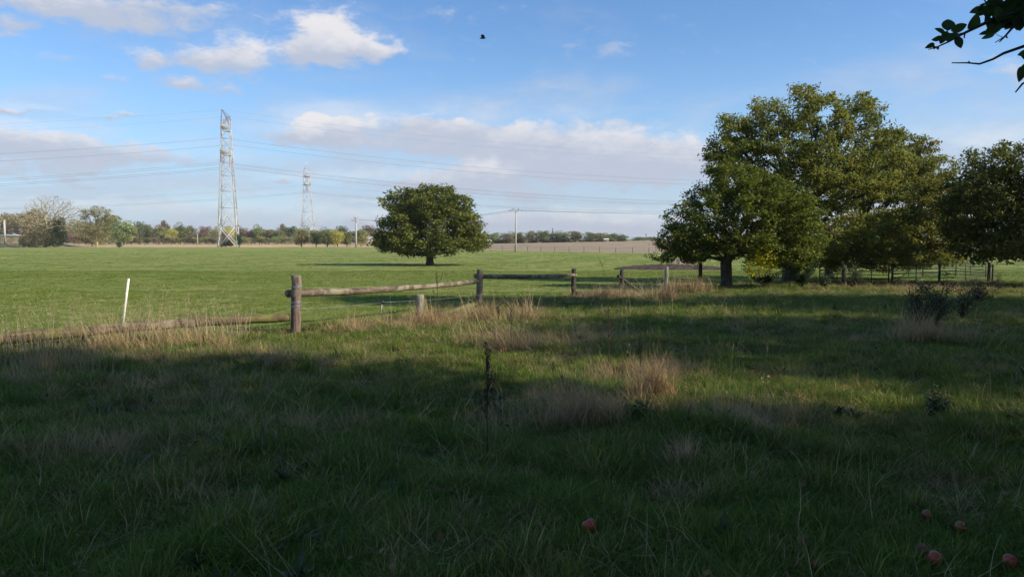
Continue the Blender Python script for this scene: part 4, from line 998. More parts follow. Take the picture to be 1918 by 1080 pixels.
FT = [ # left side background
 (18, 455, 396, 62, 400, 5, 'leaf_far_brown', 'large brown-green tree mass at the far left edge'), (62, 455, 394, 66, 395, 2, 'leaf_far_brown', 'russet tree behind the bare tree, left part'),
 (100, 455, 400, 56, 405, 0, 'leaf_far_brown', 'russet tree behind the bare tree, right part'), (128, 456, 422, 40, 430, 5, 'leaf_far_dark', 'dark low tree right of the bare tree'),
 (150, 456, 412, 46, 420, 2, 'leaf_far_olive', 'olive tree just left of the pollarded tree'), (172, 458, 432, 60, 330, 5, 'leaf_far_olive', 'low olive bush under the pollarded tree'),
 (205, 457, 404, 52, 400, 1, 'leaf_far_olive', 'olive tree behind the pollarded tree'),
 (232, 455, 408, 44, 345, 0, 'leaf_far_green', 'green bushy tree right of the pollarded tree'), (246, 456, 425, 34, 390, 1, 'leaf_far_olive', 'olive bush to the right of the green bushy tree'),
 (262, 455, 418, 30, 420, 3, 'leaf_far_dark', 'dark tree below the small dark pole'), (277, 456, 421, 26, 380, 1, 'leaf_far_green', 'bright green rounded tree in the hedge right of the small dark pole'),
 (298, 456, 423, 34, 385, 2, 'leaf_far_olive', 'olive hedge tree between two bright green ones'), (310, 455, 417, 26, 430, 3, 'leaf_far_brown', 'reddish brown treetop in the hedge left of the nearer pylon'),
 (322, 456, 426, 26, 380, 5, 'leaf_far_yellow', 'low yellow bush in the hedge left of the nearer pylon'), (338, 456, 417, 28, 385, 0, 'leaf_far_green', 'taller green tree in the hedge, first left of the small pale pole'),
 (354, 456, 424, 30, 400, 2, 'leaf_far_olive', 'olive hedge tree near the small pale pole'), (374, 456, 434, 34, 375, 5, 'leaf_far_brown', 'orange brown low bush below the small pale pole'),
 (385, 455, 424, 30, 420, 1, 'leaf_far_red', 'dull red treetop left of the nearer pylon'), (402, 456, 425, 28, 390, 0, 'leaf_far_olive', 'olive tree touching the nearer pylon on its left'),
 (430, 455, 424, 30, 410, 2, 'leaf_far_yellow', 'yellowish tree seen through the legs of the nearer pylon'), (418, 456, 434, 28, 380, 1, 'leaf_far_red', 'red brown bush seen through the legs of the nearer pylon'),
 (455, 455, 424, 28, 400, 0, 'leaf_far_brown', 'brown tree touching the nearer pylon on its right'), (470, 456, 430, 30, 385, 2, 'leaf_far_red', 'dull red brown hedge tree right of the nearer pylon'),
 (486, 456, 421, 28, 380, 0, 'leaf_far_green', 'green pointed tree midway between the two pylons'), (503, 456, 430, 30, 385, 1, 'leaf_far_olive', 'olive tree right of the green pointed one between the pylons'),
 (520, 456, 432, 30, 380, 2, 'leaf_far_green', 'mid green bush between the pylons'), (532, 456, 423, 26, 400, 3, 'leaf_far_brown', 'brown tree left of the farther pylon'),
 (546, 456, 424, 26, 395, 1, 'leaf_far_dark', 'dark green tree just left of the farther pylon'), (565, 459, 424, 34, 300, 0, 'leaf_far_olive', 'pale twiggy olive tree at the foot of the farther pylon'),
 (592, 459, 431, 28, 298, 1, 'leaf_far_green', 'green bush right of the foot of the farther pylon'), (613, 459, 426, 30, 296, 0, 'leaf_far_green', 'lime green bush between the farther pylon and the yellow bush'),
 (632, 459, 430, 30, 296, 2, 'leaf_far_yellow', 'bright yellow bush left of the pole with two crossbars'), (650, 459, 434, 26, 300, 1, 'leaf_far_green', 'green bush touching the pole with two crossbars'),
 (676, 459, 430, 30, 310, 2, 'leaf_far_olive', 'olive bush right of the pole with two crossbars'), (690, 456, 425, 34, 360, 3, 'leaf_far_brown', 'brown tree partly behind the left side of the lone tree'),
 (712, 458, 430, 34, 350, 0, 'leaf_far_olive', 'olive tree mostly hidden by the left side of the lone tree'), (640, 455, 426, 30, 400, 3, 'leaf_far_dark', 'dark treetop behind the yellow bush'),
 # beyond the ploughed field
 (926, 457, 435, 26, 395, 4, 'leaf_far_green', 'first green tree of the far row right of the lone tree'), (905, 457, 438, 30, 395, 2, 'leaf_far_olive', 'far row tree against the right edge of the lone tree crown'),
 (948, 457, 433, 30, 395, 4, 'leaf_far_olive', 'yellowish tree of the far row left of the V armed pole'), (970, 457, 434, 26, 400, 4, 'leaf_far_green', 'far row tree directly behind the V armed pole'),
 (980, 457, 441, 20, 410, 1, 'leaf_far_brown', 'small brown bush right of the V armed pole'), (998, 456, 432, 28, 395, 4, 'leaf_far_olive', 'round olive tree of the far row, first right of the brown bush'),
 (1018, 456, 431, 30, 395, 4, 'leaf_far_green', 'round green tree left of the tiny double pole'), (1038, 456, 433, 26, 395, 4, 'leaf_far_dark', 'darker tree behind the tiny double pole'),
 (1056, 456, 431, 28, 395, 4, 'leaf_far_green', 'round green tree right of the tiny double pole'), (1078, 455, 432, 30, 395, 4, 'leaf_far_olive', 'wide olive tree in the middle of the far row'),
 (1106, 455, 434, 28, 395, 4, 'leaf_far_green', 'round green tree right of the wide olive one'), (1126, 454, 435, 26, 395, 4, 'leaf_far_olive', 'olive tree third from the right end of the far row'),
 (1145, 454, 436, 26, 395, 4, 'leaf_far_green', 'green tree second from the right end of the far row'), (1164, 453, 437, 22, 395, 4, 'leaf_far_green', 'last small green tree at the right end of the far row'),
 (1196, 453, 442, 26, 420, 5, 'leaf_far_dark', 'low dark round bush alone right of the far row'), (1222, 452, 442, 30, 420, 5, 'leaf_far_olive', 'low bush touching the left edge of the apple tree'),
 # small shrubs nearer
 (448, 463, 438, 15, 288, 1, 'leaf_ivy', 'dark ivy bush beside the right foot of the nearer pylon'), (424, 464, 453, 26, 290, 5, 'leaf_ivy', 'low dark bush between the feet of the nearer pylon'),
 (224, 466, 452, 13, 262, 1, 'leaf_far_dark', 'little dark shrub alone on the pasture edge at left'),
 (139, 457, 434, 30, 345, 5, 'leaf_far_red', 'dark red shrubs on the bank right of the bare tree')]
for i, (px, pb, pt, wp__, y, pid, mt, lab) in enumerate(FT):
    bush = (pb - pt) < 27 and 'bush' in lab or 'shrub' in lab
    far_tree(px, pb, pt, wp__, y, pid, mt, lab, 'bush' if bush else 'hedge_tree' if px < 720 else 'row_tree', 'bush' if bush else 'tree', None if bush else ('trees of the far hedge' if px < 720 else 'tree row beyond the ploughed field'))
for px in list(range(-40, 720, 27)):
    far_tree(px + random.uniform(-6, 6), 455, random.uniform(428, 434), 40, random.uniform(440, 475), random.choice((0, 1, 2, 5)), random.choice(('leaf_far_olive', 'leaf_far_brown', 'leaf_far_dark', 'leaf_far_olive')),
             'one of the treetops showing over the far hedge behind the front trees', 'hedge_tree', 'tree', 'rear treetops of the far hedge')
for px in range(150, 720, 14):
    far_tree(px + random.uniform(-4, 4), 456, random.uniform(441, 446), 22, random.uniform(366, 376), random.choice((1, 5, 2)), random.choice(('leaf_far_olive', 'leaf_far_brown', 'leaf_far_olive', 'leaf_far_green')),
             'one of the low shrubs along the foot of the far hedge', 'bush', 'bush', 'low shrubs at the foot of the far hedge')
for px in range(895, 1175, 12):
    far_tree(px + random.uniform(-4, 4), 457, random.uniform(447, 450), 20, random.uniform(398, 404), random.choice((1, 5, 2)), random.choice(('leaf_far_olive', 'leaf_far_green', 'leaf_far_olive')),
             'one of the low shrubs under the far tree row', 'bush', 'bush', 'low shrubs under the far tree row')

# bare lichen-yellow tree with rooks, ivy mass at its foot
b = D(85, 462, 282); b = gp(b.x, 282)
E = px_ells(b, [(95, 388, 34, 26, 0, 6), (70, 392, 26, 22, 0, 4), (125, 395, 28, 24, 0, 5), (55, 410, 34, 20, 0, 4), (130, 418, 34, 18, 0, 4), (90, 415, 40, 25, 0, 5)])
bare, bN, br_ = build_tree('bare_tree', b, 'bare dead tree with pale yellow lichen branches and rooks in its top', 'tree', E, [(0, 0, -.2), (.2, 0, 2), (.3, 0, 4), (.6, 0, 6), (.8, 0, 8)], .50, 2600, 10, .3, .5, 'leaf_far_dark', 'bark_lichen', seed=41, tip=.045, step=.55, kill=.75, crown=False, infl=7, tnoise=.3)
ivc = ellip_pts(px_ells(b, [(108, 435, 14, 27, 0, 3.5), (62, 447, 26, 16, 0, 4), (85, 440, 26, 22, .5, 4), (112, 415, 9, 16, 0, 2)]), 1, np.random.default_rng(1))
rs_ = np.random.default_rng(43)
C = ellip_pts(px_ells(b, [(104, 448, 13, 15, 0, 3.5), (112, 432, 9, 13, 0, 2.5), (98, 434, 8, 12, .5, 2.5), (114, 416, 6, 10, 0, 2), (106, 420, 6, 9, 1, 2), (118, 444, 6, 12, 0, 2), (92, 452, 9, 9, -1, 2)]), 9000, rs_, .5) + rs_.normal(0, .28, (9000 + 7, 3))[:1]; C = C[C[:, 2] > .05]
V, F, lr = leaf_geo(C, .32, .8, rs_); o = mkmesh('ivy', V, F, 'leaf_ivy', bare, smooth=False, attr=lr)
C = ellip_pts(px_ells(b, [(60, 448, 24, 15, -1, 4), (82, 442, 24, 20, -1, 4), (50, 452, 14, 10, -1, 3)]), 9000, rs_, .6); C = C[C[:, 2] > .05]
V, F, lr = leaf_geo(C, .32, .8, rs_); o = mkmesh('bramble_thicket', V, F, 'leaf_far_olive', None, smooth=False, attr=lr); o.location = b; tag(o, 'olive bramble thicket around the foot of the bare rook tree', 'bush')
# pollarded tree
b = D(182, 460, 300); b = gp(b.x, 300)
E = px_ells(b, [(179, 396, 13, 12, 0, 3), (160, 402, 11, 12, 0, 3), (196, 400, 13, 13, 0, 3), (208, 407, 8, 9, 0, 2), (185, 425, 24, 14, 0, 4), (165, 428, 16, 12, 0, 3), (198, 432, 14, 12, 0, 3)])
build_tree('pollard_tree', b, 'pollarded tree with separate round leafy heads and a pale lichen trunk', 'tree', E, [(0, 0, -.2), (0, 0, 2), (-.2, 0, 4), (-.1, 0, 6)], .45, 700, 9000, .36, .8, 'leaf_far_olive', 'bark_lichen', seed=44, tip=.05, step=.6, kill=.9, infl=6, spread=.5)

def bird(p, s, lab, group, wings=False, rz=0):
    e = empty('bird', p, lab, 'bird', group, rz)
    m_ = MB(); m_.tube([(-.20 * s, 0, 0), (-.12 * s, 0, .02 * s), (0, 0, .03 * s), (.12 * s, 0, .08 * s), (.17 * s, 0, .13 * s), (.22 * s, 0, .14 * s), (.27 * s, 0, .12 * s)], [.012 * s, .04 * s, .075 * s, .055 * s, .045 * s, .03 * s, .004 * s], 8)
    m_.tube([(-.18 * s, 0, .0), (-.34 * s, 0, -.05 * s)], [.03 * s, .025 * s], 6); m_.build('body', 'bird_black', e)
    return e
rs_ = np.random.default_rng(3); tipsb = bN[(bN[:, 2] > 12.2)]
if len(tipsb):
    sel = rs_.choice(len(tipsb), 18, replace=False)
    for j, i in enumerate(sel):
        bird(bare.location + Vector(tipsb[i]) + Vector((0, 0, .08)), 1.5, 'small black rook perched in the top branches of the bare tree', 'rooks perched in the bare tree', rz=rs_.uniform(0, 6))
# insect in the sky
p = D(905, 72, 1.6); e = empty('flying_insect', p, 'dark insect hovering in the sky near the top middle of the photo', 'insect')
s = .0065
MB().tube([(-1.1 * s, 0, 0), (-.4 * s, 0, .05 * s), (.1 * s, 0, .1 * s), (.55 * s, 0, .1 * s), (.8 * s, 0, .05 * s)], [.12 * s, .3 * s, .33 * s, .25 * s, .12 * s], 8).build('body', 'insect_dark', e)
for sx, sz in ((.1, 1), (.1, -1), (-.3, 1), (-.3, -1)):
    m_ = MB(); m_.addv([(sx * s, 0, .1 * s), ((sx - .5) * s, sz * .5 * s, .8 * s), ((sx - .15) * s, sz * .9 * s, 1.0 * s), ((sx + .4) * s, sz * .7 * s, .7 * s), (sx * s, .02 * s, .08 * s), ((sx - .15) * s, sz * .9 * s, .97 * s)], [(0, 1, 2, 3), (4, 3, 5, 1)]); m_.build('wing', 'insect_dark', e, smooth=False)

# ------------------------------------------------------------ road on its bank, car, lamp column, roofs
xb = np.linspace(-420, -178, 40); prof = [(-13, -1.6), (-9, -.4), (-4.5, 2.3), (-3.8, 2.45), (8, 2.45), (14, -1.0)]
V = []; 
for x in xb:
    k_ = 1 - sst(np.array([x]), -196, -180)[0]
    for (dy_, z_) in prof: V.append((x, 300 + dy_ + .6 * math.sin(x * .3) * (dy_ < -5), hz_(x, 300 + dy_) + .02 + max(0, (z_ + 1.5)) * k_))
n_ = len(prof); F = [(i * n_ + j, (i + 1) * n_ + j, (i + 1) * n_ + j + 1, i * n_ + j + 1) for i in range(len(xb) - 1) for j in range(n_ - 1)]
tag(mkmesh('embankment', V, F, 'bank', smooth=False), kind='structure')
V = []
for x in xb[:-6]: V += [(x, 297.2, hz_(x, 300) + 4.05), (x, 305, hz_(x, 300) + 4.05)]
tag(mkmesh('road', [(v[0], v[1], max(-1.5 + 4.02, v[2])) for v in V], [(2 * i, 2 * i + 2, 2 * i + 3, 2 * i + 1) for i in range(len(V) // 2 - 1)], 'asphalt'), kind='structure')
zr = -1.5 + 4.0
gr = empty('crash_barrier', (-215, 296.4, zr), 'pale metal crash barrier along the raised road at left', 'barrier')
m_ = MB().tube([(-60, 0, .62), (22, 0, .62)], .17, 6); m_.build('rail', 'galvanised', gr)
for x in np.arange(-40, 22, 4.0): MB().box((x, .1, .1), (.12, .12, 1.1)).build('post', 'galvanised', gr)
cx = D(24, 437, 300).x; car = empty('car', (cx, 300, zr + .1), 'grey car driving on the raised road at the far left', 'car')
m_ = MB(); prof = [(-2.15, .35), (-2.2, .75), (-1.9, .95), (-1.2, 1.38), (.2, 1.42), (1.0, .98), (1.95, .82), (2.15, .55), (2.1, .3)]
V = [(x, s_ * .86, z_) for s_ in (-1, 1) for x, z_ in prof]; n_ = len(prof)
m_.addv(V, [tuple(range(n_)), tuple(range(2 * n_ - 1, n_ - 1, -1))] + [(i, n_ + i, n_ + (i + 1) % n_, (i + 1) % n_) for i in range(n_)]); m_.build('body', 'car_paint', car, smooth=False)
m_ = MB()
for s_ in (-1, 1): m_.addv([(-1.55, s_ * .865, 1.0), (-1.1, s_ * .865, 1.3), (.15, s_ * .865, 1.33), (.8, s_ * .865, 1.0)], [(0, 1, 2, 3)])
m_.build('window', 'car_dark', car, smooth=False)
for x in (-1.35, 1.35):
    for s_ in (-1, 1): MB().tube([(x, s_ * .72, .33), (x, s_ * .9, .33)], .33, 14).build('wheel', 'tyre', car)
b_ = D(9, 441, 290); h_ = D(9, 412, 290).z - hz_(b_.x, 290); lp = empty('road_sign_column', gp(b_.x, 290), 'thick pale upright column in front of the raised road', 'column')
MB().tube([(0, 0, -.2), (0, 0, h_)], .38, 10).build('column', 'concrete', lp); MB().box((0, 0, h_ + .08), (.9, .9, .16)).build('cap', 'concrete', lp)
b_ = D(32, 441, 305); lp = empty('lamp_column', Vector((b_.x, 307, zr - 1)), 'thin grey lamp column behind the car', 'lamp column')
MB().tube([(0, 0, 0), (0, 0, 7.6), (.5, 0, 8.0), (1.2, 0, 8.05)], .11, 6).build('column', 'galvanised', lp); MB().box((1.5, 0, 8.03), (.8, .3, .12)).build('lamp_head', 'galvanised', lp)
def barn(px, pyb, pyt, wpx, y, lab, dep=9):
    b_ = D(px, pyb, y); b_.z = hz_(b_.x, y); h = D(px, pyt, y).z - b_.z; w_ = wpx * y / FPX; e = empty('barn', b_, lab, 'building'); eh = h * .68
    MB().box((0, 0, eh / 2), (w_, dep, eh)).build('wall', 'wall_pale', e)
    m_ = MB(); hw = w_ / 2 + .4; hd = dep / 2 + .4
    V = [(-hw, -hd, eh), (hw, -hd, eh), (hw, 0, h), (-hw, 0, h), (-hw, hd, eh), (hw, hd, eh), (-hw, -hd, eh + .15), (hw, -hd, eh + .15), (hw, 0, h + .15), (-hw, 0, h + .15), (-hw, hd, eh + .15), (hw, hd, eh + .15)]
    m_.addv(V, [(6, 7, 8, 9), (9, 8, 11, 10), (0, 3, 2, 1), (3, 4, 5, 2), (0, 1, 7, 6), (4, 10, 11, 5), (0, 6, 9, 3), (3, 9, 10, 4), (1, 2, 8, 7), (2, 5, 11, 8)]); m_.build('roof', 'roof_pale', e, smooth=False)
    for q in (-.3, 0, .3): MB().box((w_ * q, -dep / 2 - .01, eh * .45), (w_ * .1, .06, eh * .4)).build('window', 'car_dark', e)
barn(556, 456, 434, 13, 590, 'pale farm building glimpsed through the hedge near the farther pylon')
barn(690, 457, 443, 13, 425, 'low white roofed shed behind the hedge by the lone tree')
barn(915, 457, 449, 9, 385, 'tiny white hut at the left end of the far tree row', 4)
barn(1135, 454, 447, 7, 388, 'tiny shed among the far row trees', 4)

# ------------------------------------------------------------ tussocks, weeds, shrubs, apples
def tussock(px, py, hpx, wpx, lab, seed, dens=700, mat='grass_dry', lean=.35, curl=.7):
    g_ = G(px, py); s = g_.y / FPX; rs_ = np.random.default_rng(seed); V = []; F = []; A = []; wl = rs_.uniform(-.5, .5)
    for i in range(int(dens * 1.15)):
        k_ = i % 7; kr = np.random.default_rng(seed * 31 + k_); cx_, cy_ = kr.normal(0, .30, 2) * wpx * s * np.array([.8, .45]); kl = kr.normal(wl, .5); ks = kr.uniform(.5, 1.1)
        p = np.array([cx_ + rs_.normal(0, .1) * wpx * s, cy_ + rs_.normal(0, .07) * wpx * s, -.02]); h = hpx * s * rs_.uniform(.15, 1.15) ** 1.1 * ks * (1.45 if rs_.uniform() < .07 else 1.1)
        d = np.array([rs_.normal(kl, .9), rs_.normal(0, .8), 0]); d /= np.linalg.norm(d); th = abs(rs_.normal(lean, lean * .6)); cu = rs_.uniform(.2, 2.0) * curl; w_ = .0078 * max(1, g_.y / 13) * rs_.uniform(.5, 1.3)
        sd = np.array([-d[1], d[0], 0]) * .8 + d * rs_.uniform(-.6, .6); st = len(V); lr = rs_.uniform(); br_ = rs_.uniform() < .25
        for q in range(5):
            ww = w_ * (1 - (q / 4) ** 2) * .5
            if q < 4: V += [p - sd * ww, p + sd * ww]; A += [lr, lr]
            else: V.append(p.copy()); A.append(lr)
            an = min(th + cu * q / 4 + (1.1 if br_ and q > 1 else 0), 1.9); p = p + (d * math.sin(an) + np.array([0, 0, 1.]) * math.cos(an)) * h / 4; p[2] = max(p[2], .01 + .02 * lr)
        for q in range(3): F.append((st + 2 * q, st + 2 * q + 1, st + 2 * q + 3, st + 2 * q + 2))
        F.append((st + 6, st + 7, st + 8))
    o = mkmesh('dry_tussock', np.array(V), F, mat, None, smooth=False, attr=A); o.location = g_; return tag(o, lab, 'grass tussock')
TS = [(250, 652, 85, 230, 'big pale dry grass tussock at the foot of the leaning white post', 900, .35, .7), (395, 648, 52, 130, 'bright straw tussock under the mossy rail', 700, .7, .8),
      (75, 690, 80, 170, 'brown dry tussock at the left edge below the low rail', 600, .3, .6), (535, 684, 62, 110, 'grey tussock in front of the tall left fence post', 600, .5, .9),
      (640, 618, 40, 110, 'small straw tussock between the tall post and the short stump post', 400, .4, .7), (805, 610, 60, 70, 'dry tussock pressed against the short stump post', 450, .3, .6),
      (930, 600, 70, 120, 'dry tussock right of the middle fence post', 600, .35, .7), (975, 660, 85, 120, 'straw coloured tussock in the sunlit patch', 600, .45, .8),
      (1105, 795, 130, 170, 'large brown grass clump in the middle of the meadow', 1100, .32, .8), (1225, 745, 105, 110, 'grey brown upright clump beside the large brown one', 900, .25, .7),
      (1390, 800, 58, 150, 'flattened brown mat of grass right of the two clumps', 900, .95, .8), (1285, 868, 75, 60, 'small pale dry clump near the bottom middle', 200, .25, .4),
      (1740, 640, 85, 110, 'reddish brown clump under the leafy saplings', 700, .35, .7), (1290, 548, 34, 100, 'glowing straw coloured grass left of the apple tree trunk', 800, .2, .4),
      (1020, 800, 50, 120, 'matted brown grass left of the large brown clump', 600, .9, .8), (1245, 565, 60, 40, 'tall dry grass wrapped round the pale split stake', 260, .15, .3),
      (1130, 560, 40, 110, 'dry grass along the fallen rail between two dark posts', 500, .35, .6), (1620, 640, 34, 60, 'grey dry tussock in the shaded right meadow', 350, .6, .9)]
for i, (a, b_, c_, d_, lab, n_, le, cu) in enumerate(TS): tussock(a, b_, c_, d_, lab, 300 + i, n_, lean=le, curl=cu)
def weed(px, py, hpx, lab, seed, mat='seed_brown', br=6, seeds=160, lean=0, name='dead_weed', thick=1.0, nar=1.0):
    g_ = G(px, py); s = g_.y / FPX; h = hpx * s; rs_ = np.random.default_rng(seed); e = empty(name, g_, lab, 'weed'); m_ = MB(); C = []
    k0 = lean * s; pts = [Vector((k0 * t_ ** 1.5 + rs_.normal(0, .006), rs_.normal(0, .006), h * t_)) for t_ in np.linspace(0, 1, 9)]; m_.tube(pts, [.006 * thick * (1.2 - t_) for t_ in np.linspace(0, 1, 9)], 5)
    for i in range(br):
        t_ = rs_.uniform(.4, .85); a = rs_.uniform(0, 6.28); p0 = pts[int(t_ * 8)]; ln = h * rs_.uniform(.15, .32)
        p1 = p0 + Vector((math.cos(a) * ln * .3 * nar, math.sin(a) * ln * .3 * nar, ln * .5)); p2 = p0 + Vector((math.cos(a) * ln * .42 * nar, math.sin(a) * ln * .42 * nar, ln)); m_.tube([p0, p1, p2], [.004 * thick, .003 * thick, .002 * thick], 4)
        for q in range(seeds // br): C.append(p1.lerp(p2, rs_.uniform(-.3, 1)) + Vector(rs_.normal(0, .009, 3)))
    for q in range(seeds // 2): C.append(pts[5 + q % 3].lerp(pts[8], rs_.uniform(0, 1)) + Vector(rs_.normal(0, .012, 3)))
    m_.build('stem', mat, e); V, F, lr = leaf_geo(np.array([tuple(c) for c in C]), .014, .7, rs_, .3)
    mkmesh('seed_head', V, F, 'seed_brown', e, smooth=False, attr=lr); return e
weed(912, 862, 212, 'tall dark brown dock stalk with knobbly seed heads in the middle foreground', 1, br=9, seeds=420, thick=.85, lean=3, nar=.62)
weed(933, 640, 85, 'thin dark dead weed behind the dock stalk', 2); weed(958, 655, 95, 'taller thin dark weed right of the one behind the dock stalk', 3)
weed(820, 600, 90, 'rusty seed head rising in front of the middle fence rail', 4, seeds=260, br=4); weed(1140, 690, 120, 'spindly dead weed in the middle of the meadow', 5, br=8, seeds=80)
weed(1070, 700, 115, 'leaning dead stem left of the spindly weed', 6, br=3, seeds=30, lean=-50); weed(1200, 730, 130, 'dead stem standing in the grey brown clump', 7, br=5, seeds=90)
weed(1140, 553, 75, 'curling dead bramble stem beside the right pair of fence posts', 8, br=6, seeds=60, lean=-20); weed(1430, 640, 60, 'thin dead stem in the shaded meadow right of centre', 9, br=2, seeds=20, lean=-18)
def shrub(px, py, hpx, wpx, lab, seed, mat='leaf_shrub', n=1500, L=.045, stems=9, name='sapling', cat='sapling'):
    g_ = G(px, py); s = g_.y / FPX; rs_ = np.random.default_rng(seed); e = empty(name, g_, lab, cat); m_ = MB(); C = []
    for i in range(stems):
        a = rs_.uniform(0, 6.28); ex = rs_.uniform(-.5, .5) * wpx * s; ey = rs_.uniform(-.35, .35) * wpx * s; h = hpx * s * rs_.uniform(.55, 1.02) * (1 - .3 * abs(ex) / (wpx * s * .5))
        pts = [Vector((ex * t_ ** 1.2, ey * t_, h * t_)) + Vector(rs_.normal(0, .015, 3)) for t_ in np.linspace(0, 1, 8)]; m_.tube(pts, [.013 * (1.15 - t_) for t_ in np.linspace(0, 1, 8)], 5)
        for k_ in range(8):
            p0 = pts[2 + k_ % 6]; aa = rs_.uniform(0, 6.28); p1 = p0 + Vector((math.cos(aa) * .17, math.sin(aa) * .17, .13)) * (hpx * s); m_.tube([p0, p1], .004, 3)
            for q in range(n // stems // 8): C.append(p0.lerp(p1, rs_.uniform(.2, 1.1)) + Vector(rs_.normal(0, L * 1.1, 3)))
    m_.build('stem', 'bark_twig', e); V, F, lr = leaf_geo(np.array([tuple(c) for c in C]), L, .6, rs_, .3); mkmesh('foliage', V, F, mat, e, smooth=False, attr=lr); return e
shrub(1718, 625, 105, 40, 'dark leafy sapling left of its group, in front of the metal gate', 61, n=1500); shrub(1755, 612, 98, 50, 'middle sapling of the dark group in front of the hurdles', 62)
shrub(1800, 600, 80, 70, 'wide thin sapling at the right of the dark group', 63, n=1100); shrub(1835, 570, 55, 50, 'small sapling below the right corner post of the hurdles', 64, n=1400)
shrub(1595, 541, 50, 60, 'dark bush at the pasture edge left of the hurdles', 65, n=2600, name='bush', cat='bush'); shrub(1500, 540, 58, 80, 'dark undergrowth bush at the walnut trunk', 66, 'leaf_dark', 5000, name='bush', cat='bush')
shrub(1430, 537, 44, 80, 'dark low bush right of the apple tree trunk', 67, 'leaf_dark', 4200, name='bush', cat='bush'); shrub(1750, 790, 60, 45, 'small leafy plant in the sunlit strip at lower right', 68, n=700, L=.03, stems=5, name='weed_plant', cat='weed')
shrub(1870, 545, 40, 30, 'bare twiggy bush right of the hurdles', 69, n=300, L=.03, name='bush', cat='bush'); shrub(1545, 542, 34, 50, 'low bramble between the walnut trunk and the hurdles', 70, n=1600, name='bush', cat='bush')
shrub(1200, 790, 30, 40, 'low leafy weed at the foot of the grey brown clump', 72, n=500, L=.04, stems=5, name='weed_plant', cat='weed')
def apple(px, py, r, mat, lab, seed, sq=.9):
    g_ = G(px, py); e = empty('apple', g_ + Vector((0, 0, r * .75 + .03)), lab, 'apple', 'fallen apples in the grass'); rs_ = np.random.default_rng(seed); n = 18; m = 12; V = []
    for i in range(m + 1):
        ph = math.pi * i / m; rr = r * math.sin(ph) * (1 + .10 * math.cos(ph)); z_ = r * sq * math.cos(ph) - r * .28 * math.exp(-(math.sin(ph) / .35) ** 2) * (1 if math.cos(ph) > 0 else -.6)
        for k_ in range(n): a = 6.28318 * k_ / n; V.append((rr * math.cos(a), rr * math.sin(a), z_))
    F = [(i * n + k_, (i + 1) * n + k_, (i + 1) * n + (k_ + 1) % n, i * n + (k_ + 1) % n) for i in range(m) for k_ in range(n)]
    MB().addv(V, F).build('fruit', mat, e); MB().tube([(0, 0, r * .6), (.003, 0, r * 1.05)], .0018, 5).build('stalk', 'bark_twig', e); e.rotation_euler = tuple(rs_.uniform(-1.3, 1.3, 3))
AP = [(1103, 1004, .042, 'apple_skin', 'red apple lying alone in the grass near the bottom middle'), (1505, 1035, .036, 'apple_rotten', 'dull brownish apple right of the lone red one'),
      (1725, 1050, .036, 'apple_rotten', 'dark rotten apple left of the reddish one at lower right'), (1749, 1068, .042, 'apple_skin', 'reddish apple at the bottom edge on the right'),
      (1735, 980, .032, 'apple_orange', 'small orange apple half hidden in grass at lower right'), (1798, 1004, .034, 'apple_orange', 'yellowish apple lying right of the small orange one'),
      (1885, 940, .026, 'apple_orange', 'small orange apple near the right edge'), (1890, 1072, .038, 'apple_skin', 'red orange apple in the bottom right corner'),
      (1530, 1078, .03, 'apple_rotten', 'brown apple cut by the bottom edge of the photo')]
for i, a in enumerate(AP): apple(*a, seed=i)

# ------------------------------------------------------------ apple tree at the right of the viewer, its twigs hang into the picture
b = gp(4.9, 2.9)
E = [(0, 0, 4.4, 2.3, 2.3, 1.5), (1.2, .2, 4.6, 2.0, 2.0, 1.4), (0, -1.6, 4.2, 2.0, 2.0, 1.3), (-.9, -.6, 4.8, 1.5, 1.5, 1.0)]
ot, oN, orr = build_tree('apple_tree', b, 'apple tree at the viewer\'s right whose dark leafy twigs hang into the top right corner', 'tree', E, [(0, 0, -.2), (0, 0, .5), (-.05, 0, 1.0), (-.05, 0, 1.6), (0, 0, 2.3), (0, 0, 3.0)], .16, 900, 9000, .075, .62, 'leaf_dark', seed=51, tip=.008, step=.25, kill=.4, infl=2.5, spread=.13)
# keep the picture clear of this crown: only the named twigs reach in
cr = [c for c in ot.children if c.name.startswith('crown')][0]
DY = 3.75
def Q(px, py, dy=0): return D(px, py, DY + dy) - b
def twig(pts, r0, r1, nm='branch', y0=0):
    P_ = [Q(*p) if len(p) == 2 else Q(p[0], p[1], p[2]) for p in pts]; n = len(P_); return MB().tube(P_, [r0 + (r1 - r0) * i / (n - 1) for i in range(n)], 7, wob=.1, seed=n).build(nm, 'bark_twig', ot)
twig([(2060, -60, .2), (1960, 5, .1), (1905, 22), (1875, 32), (1842, 45), (1815, 58), (1795, 68), (1778, 78), (1758, 87), (1739, 93)], .014, .0022)
twig([(1815, 58), (1804, 62), (1790, 64)], .003, .002); twig([(1807, 64), (1806, 72)], .0035, .003)
twig([(2080, 40, .1), (1990, 68), (1918, 87), (1880, 100), (1860, 111), (1835, 120), (1812, 118), (1783, 118)], .010, .0026)
twig([(1816, 118), (1814, 115)], .0045, .003); twig([(1960, -20), (1925, 25), (1893, 56), (1883, 68), (1872, 79)], .009, .003); twig([(1883, 68), (1864, 80)], .003, .002); twig([(1884, 67), (1887, 72)], .004, .003)
twig([(2010, 120), (1945, 145), (1915, 157), (1902, 173)], .008, .0035); twig([(1878, 70), (1868, 66), (1863, 62)], .0015, .001)
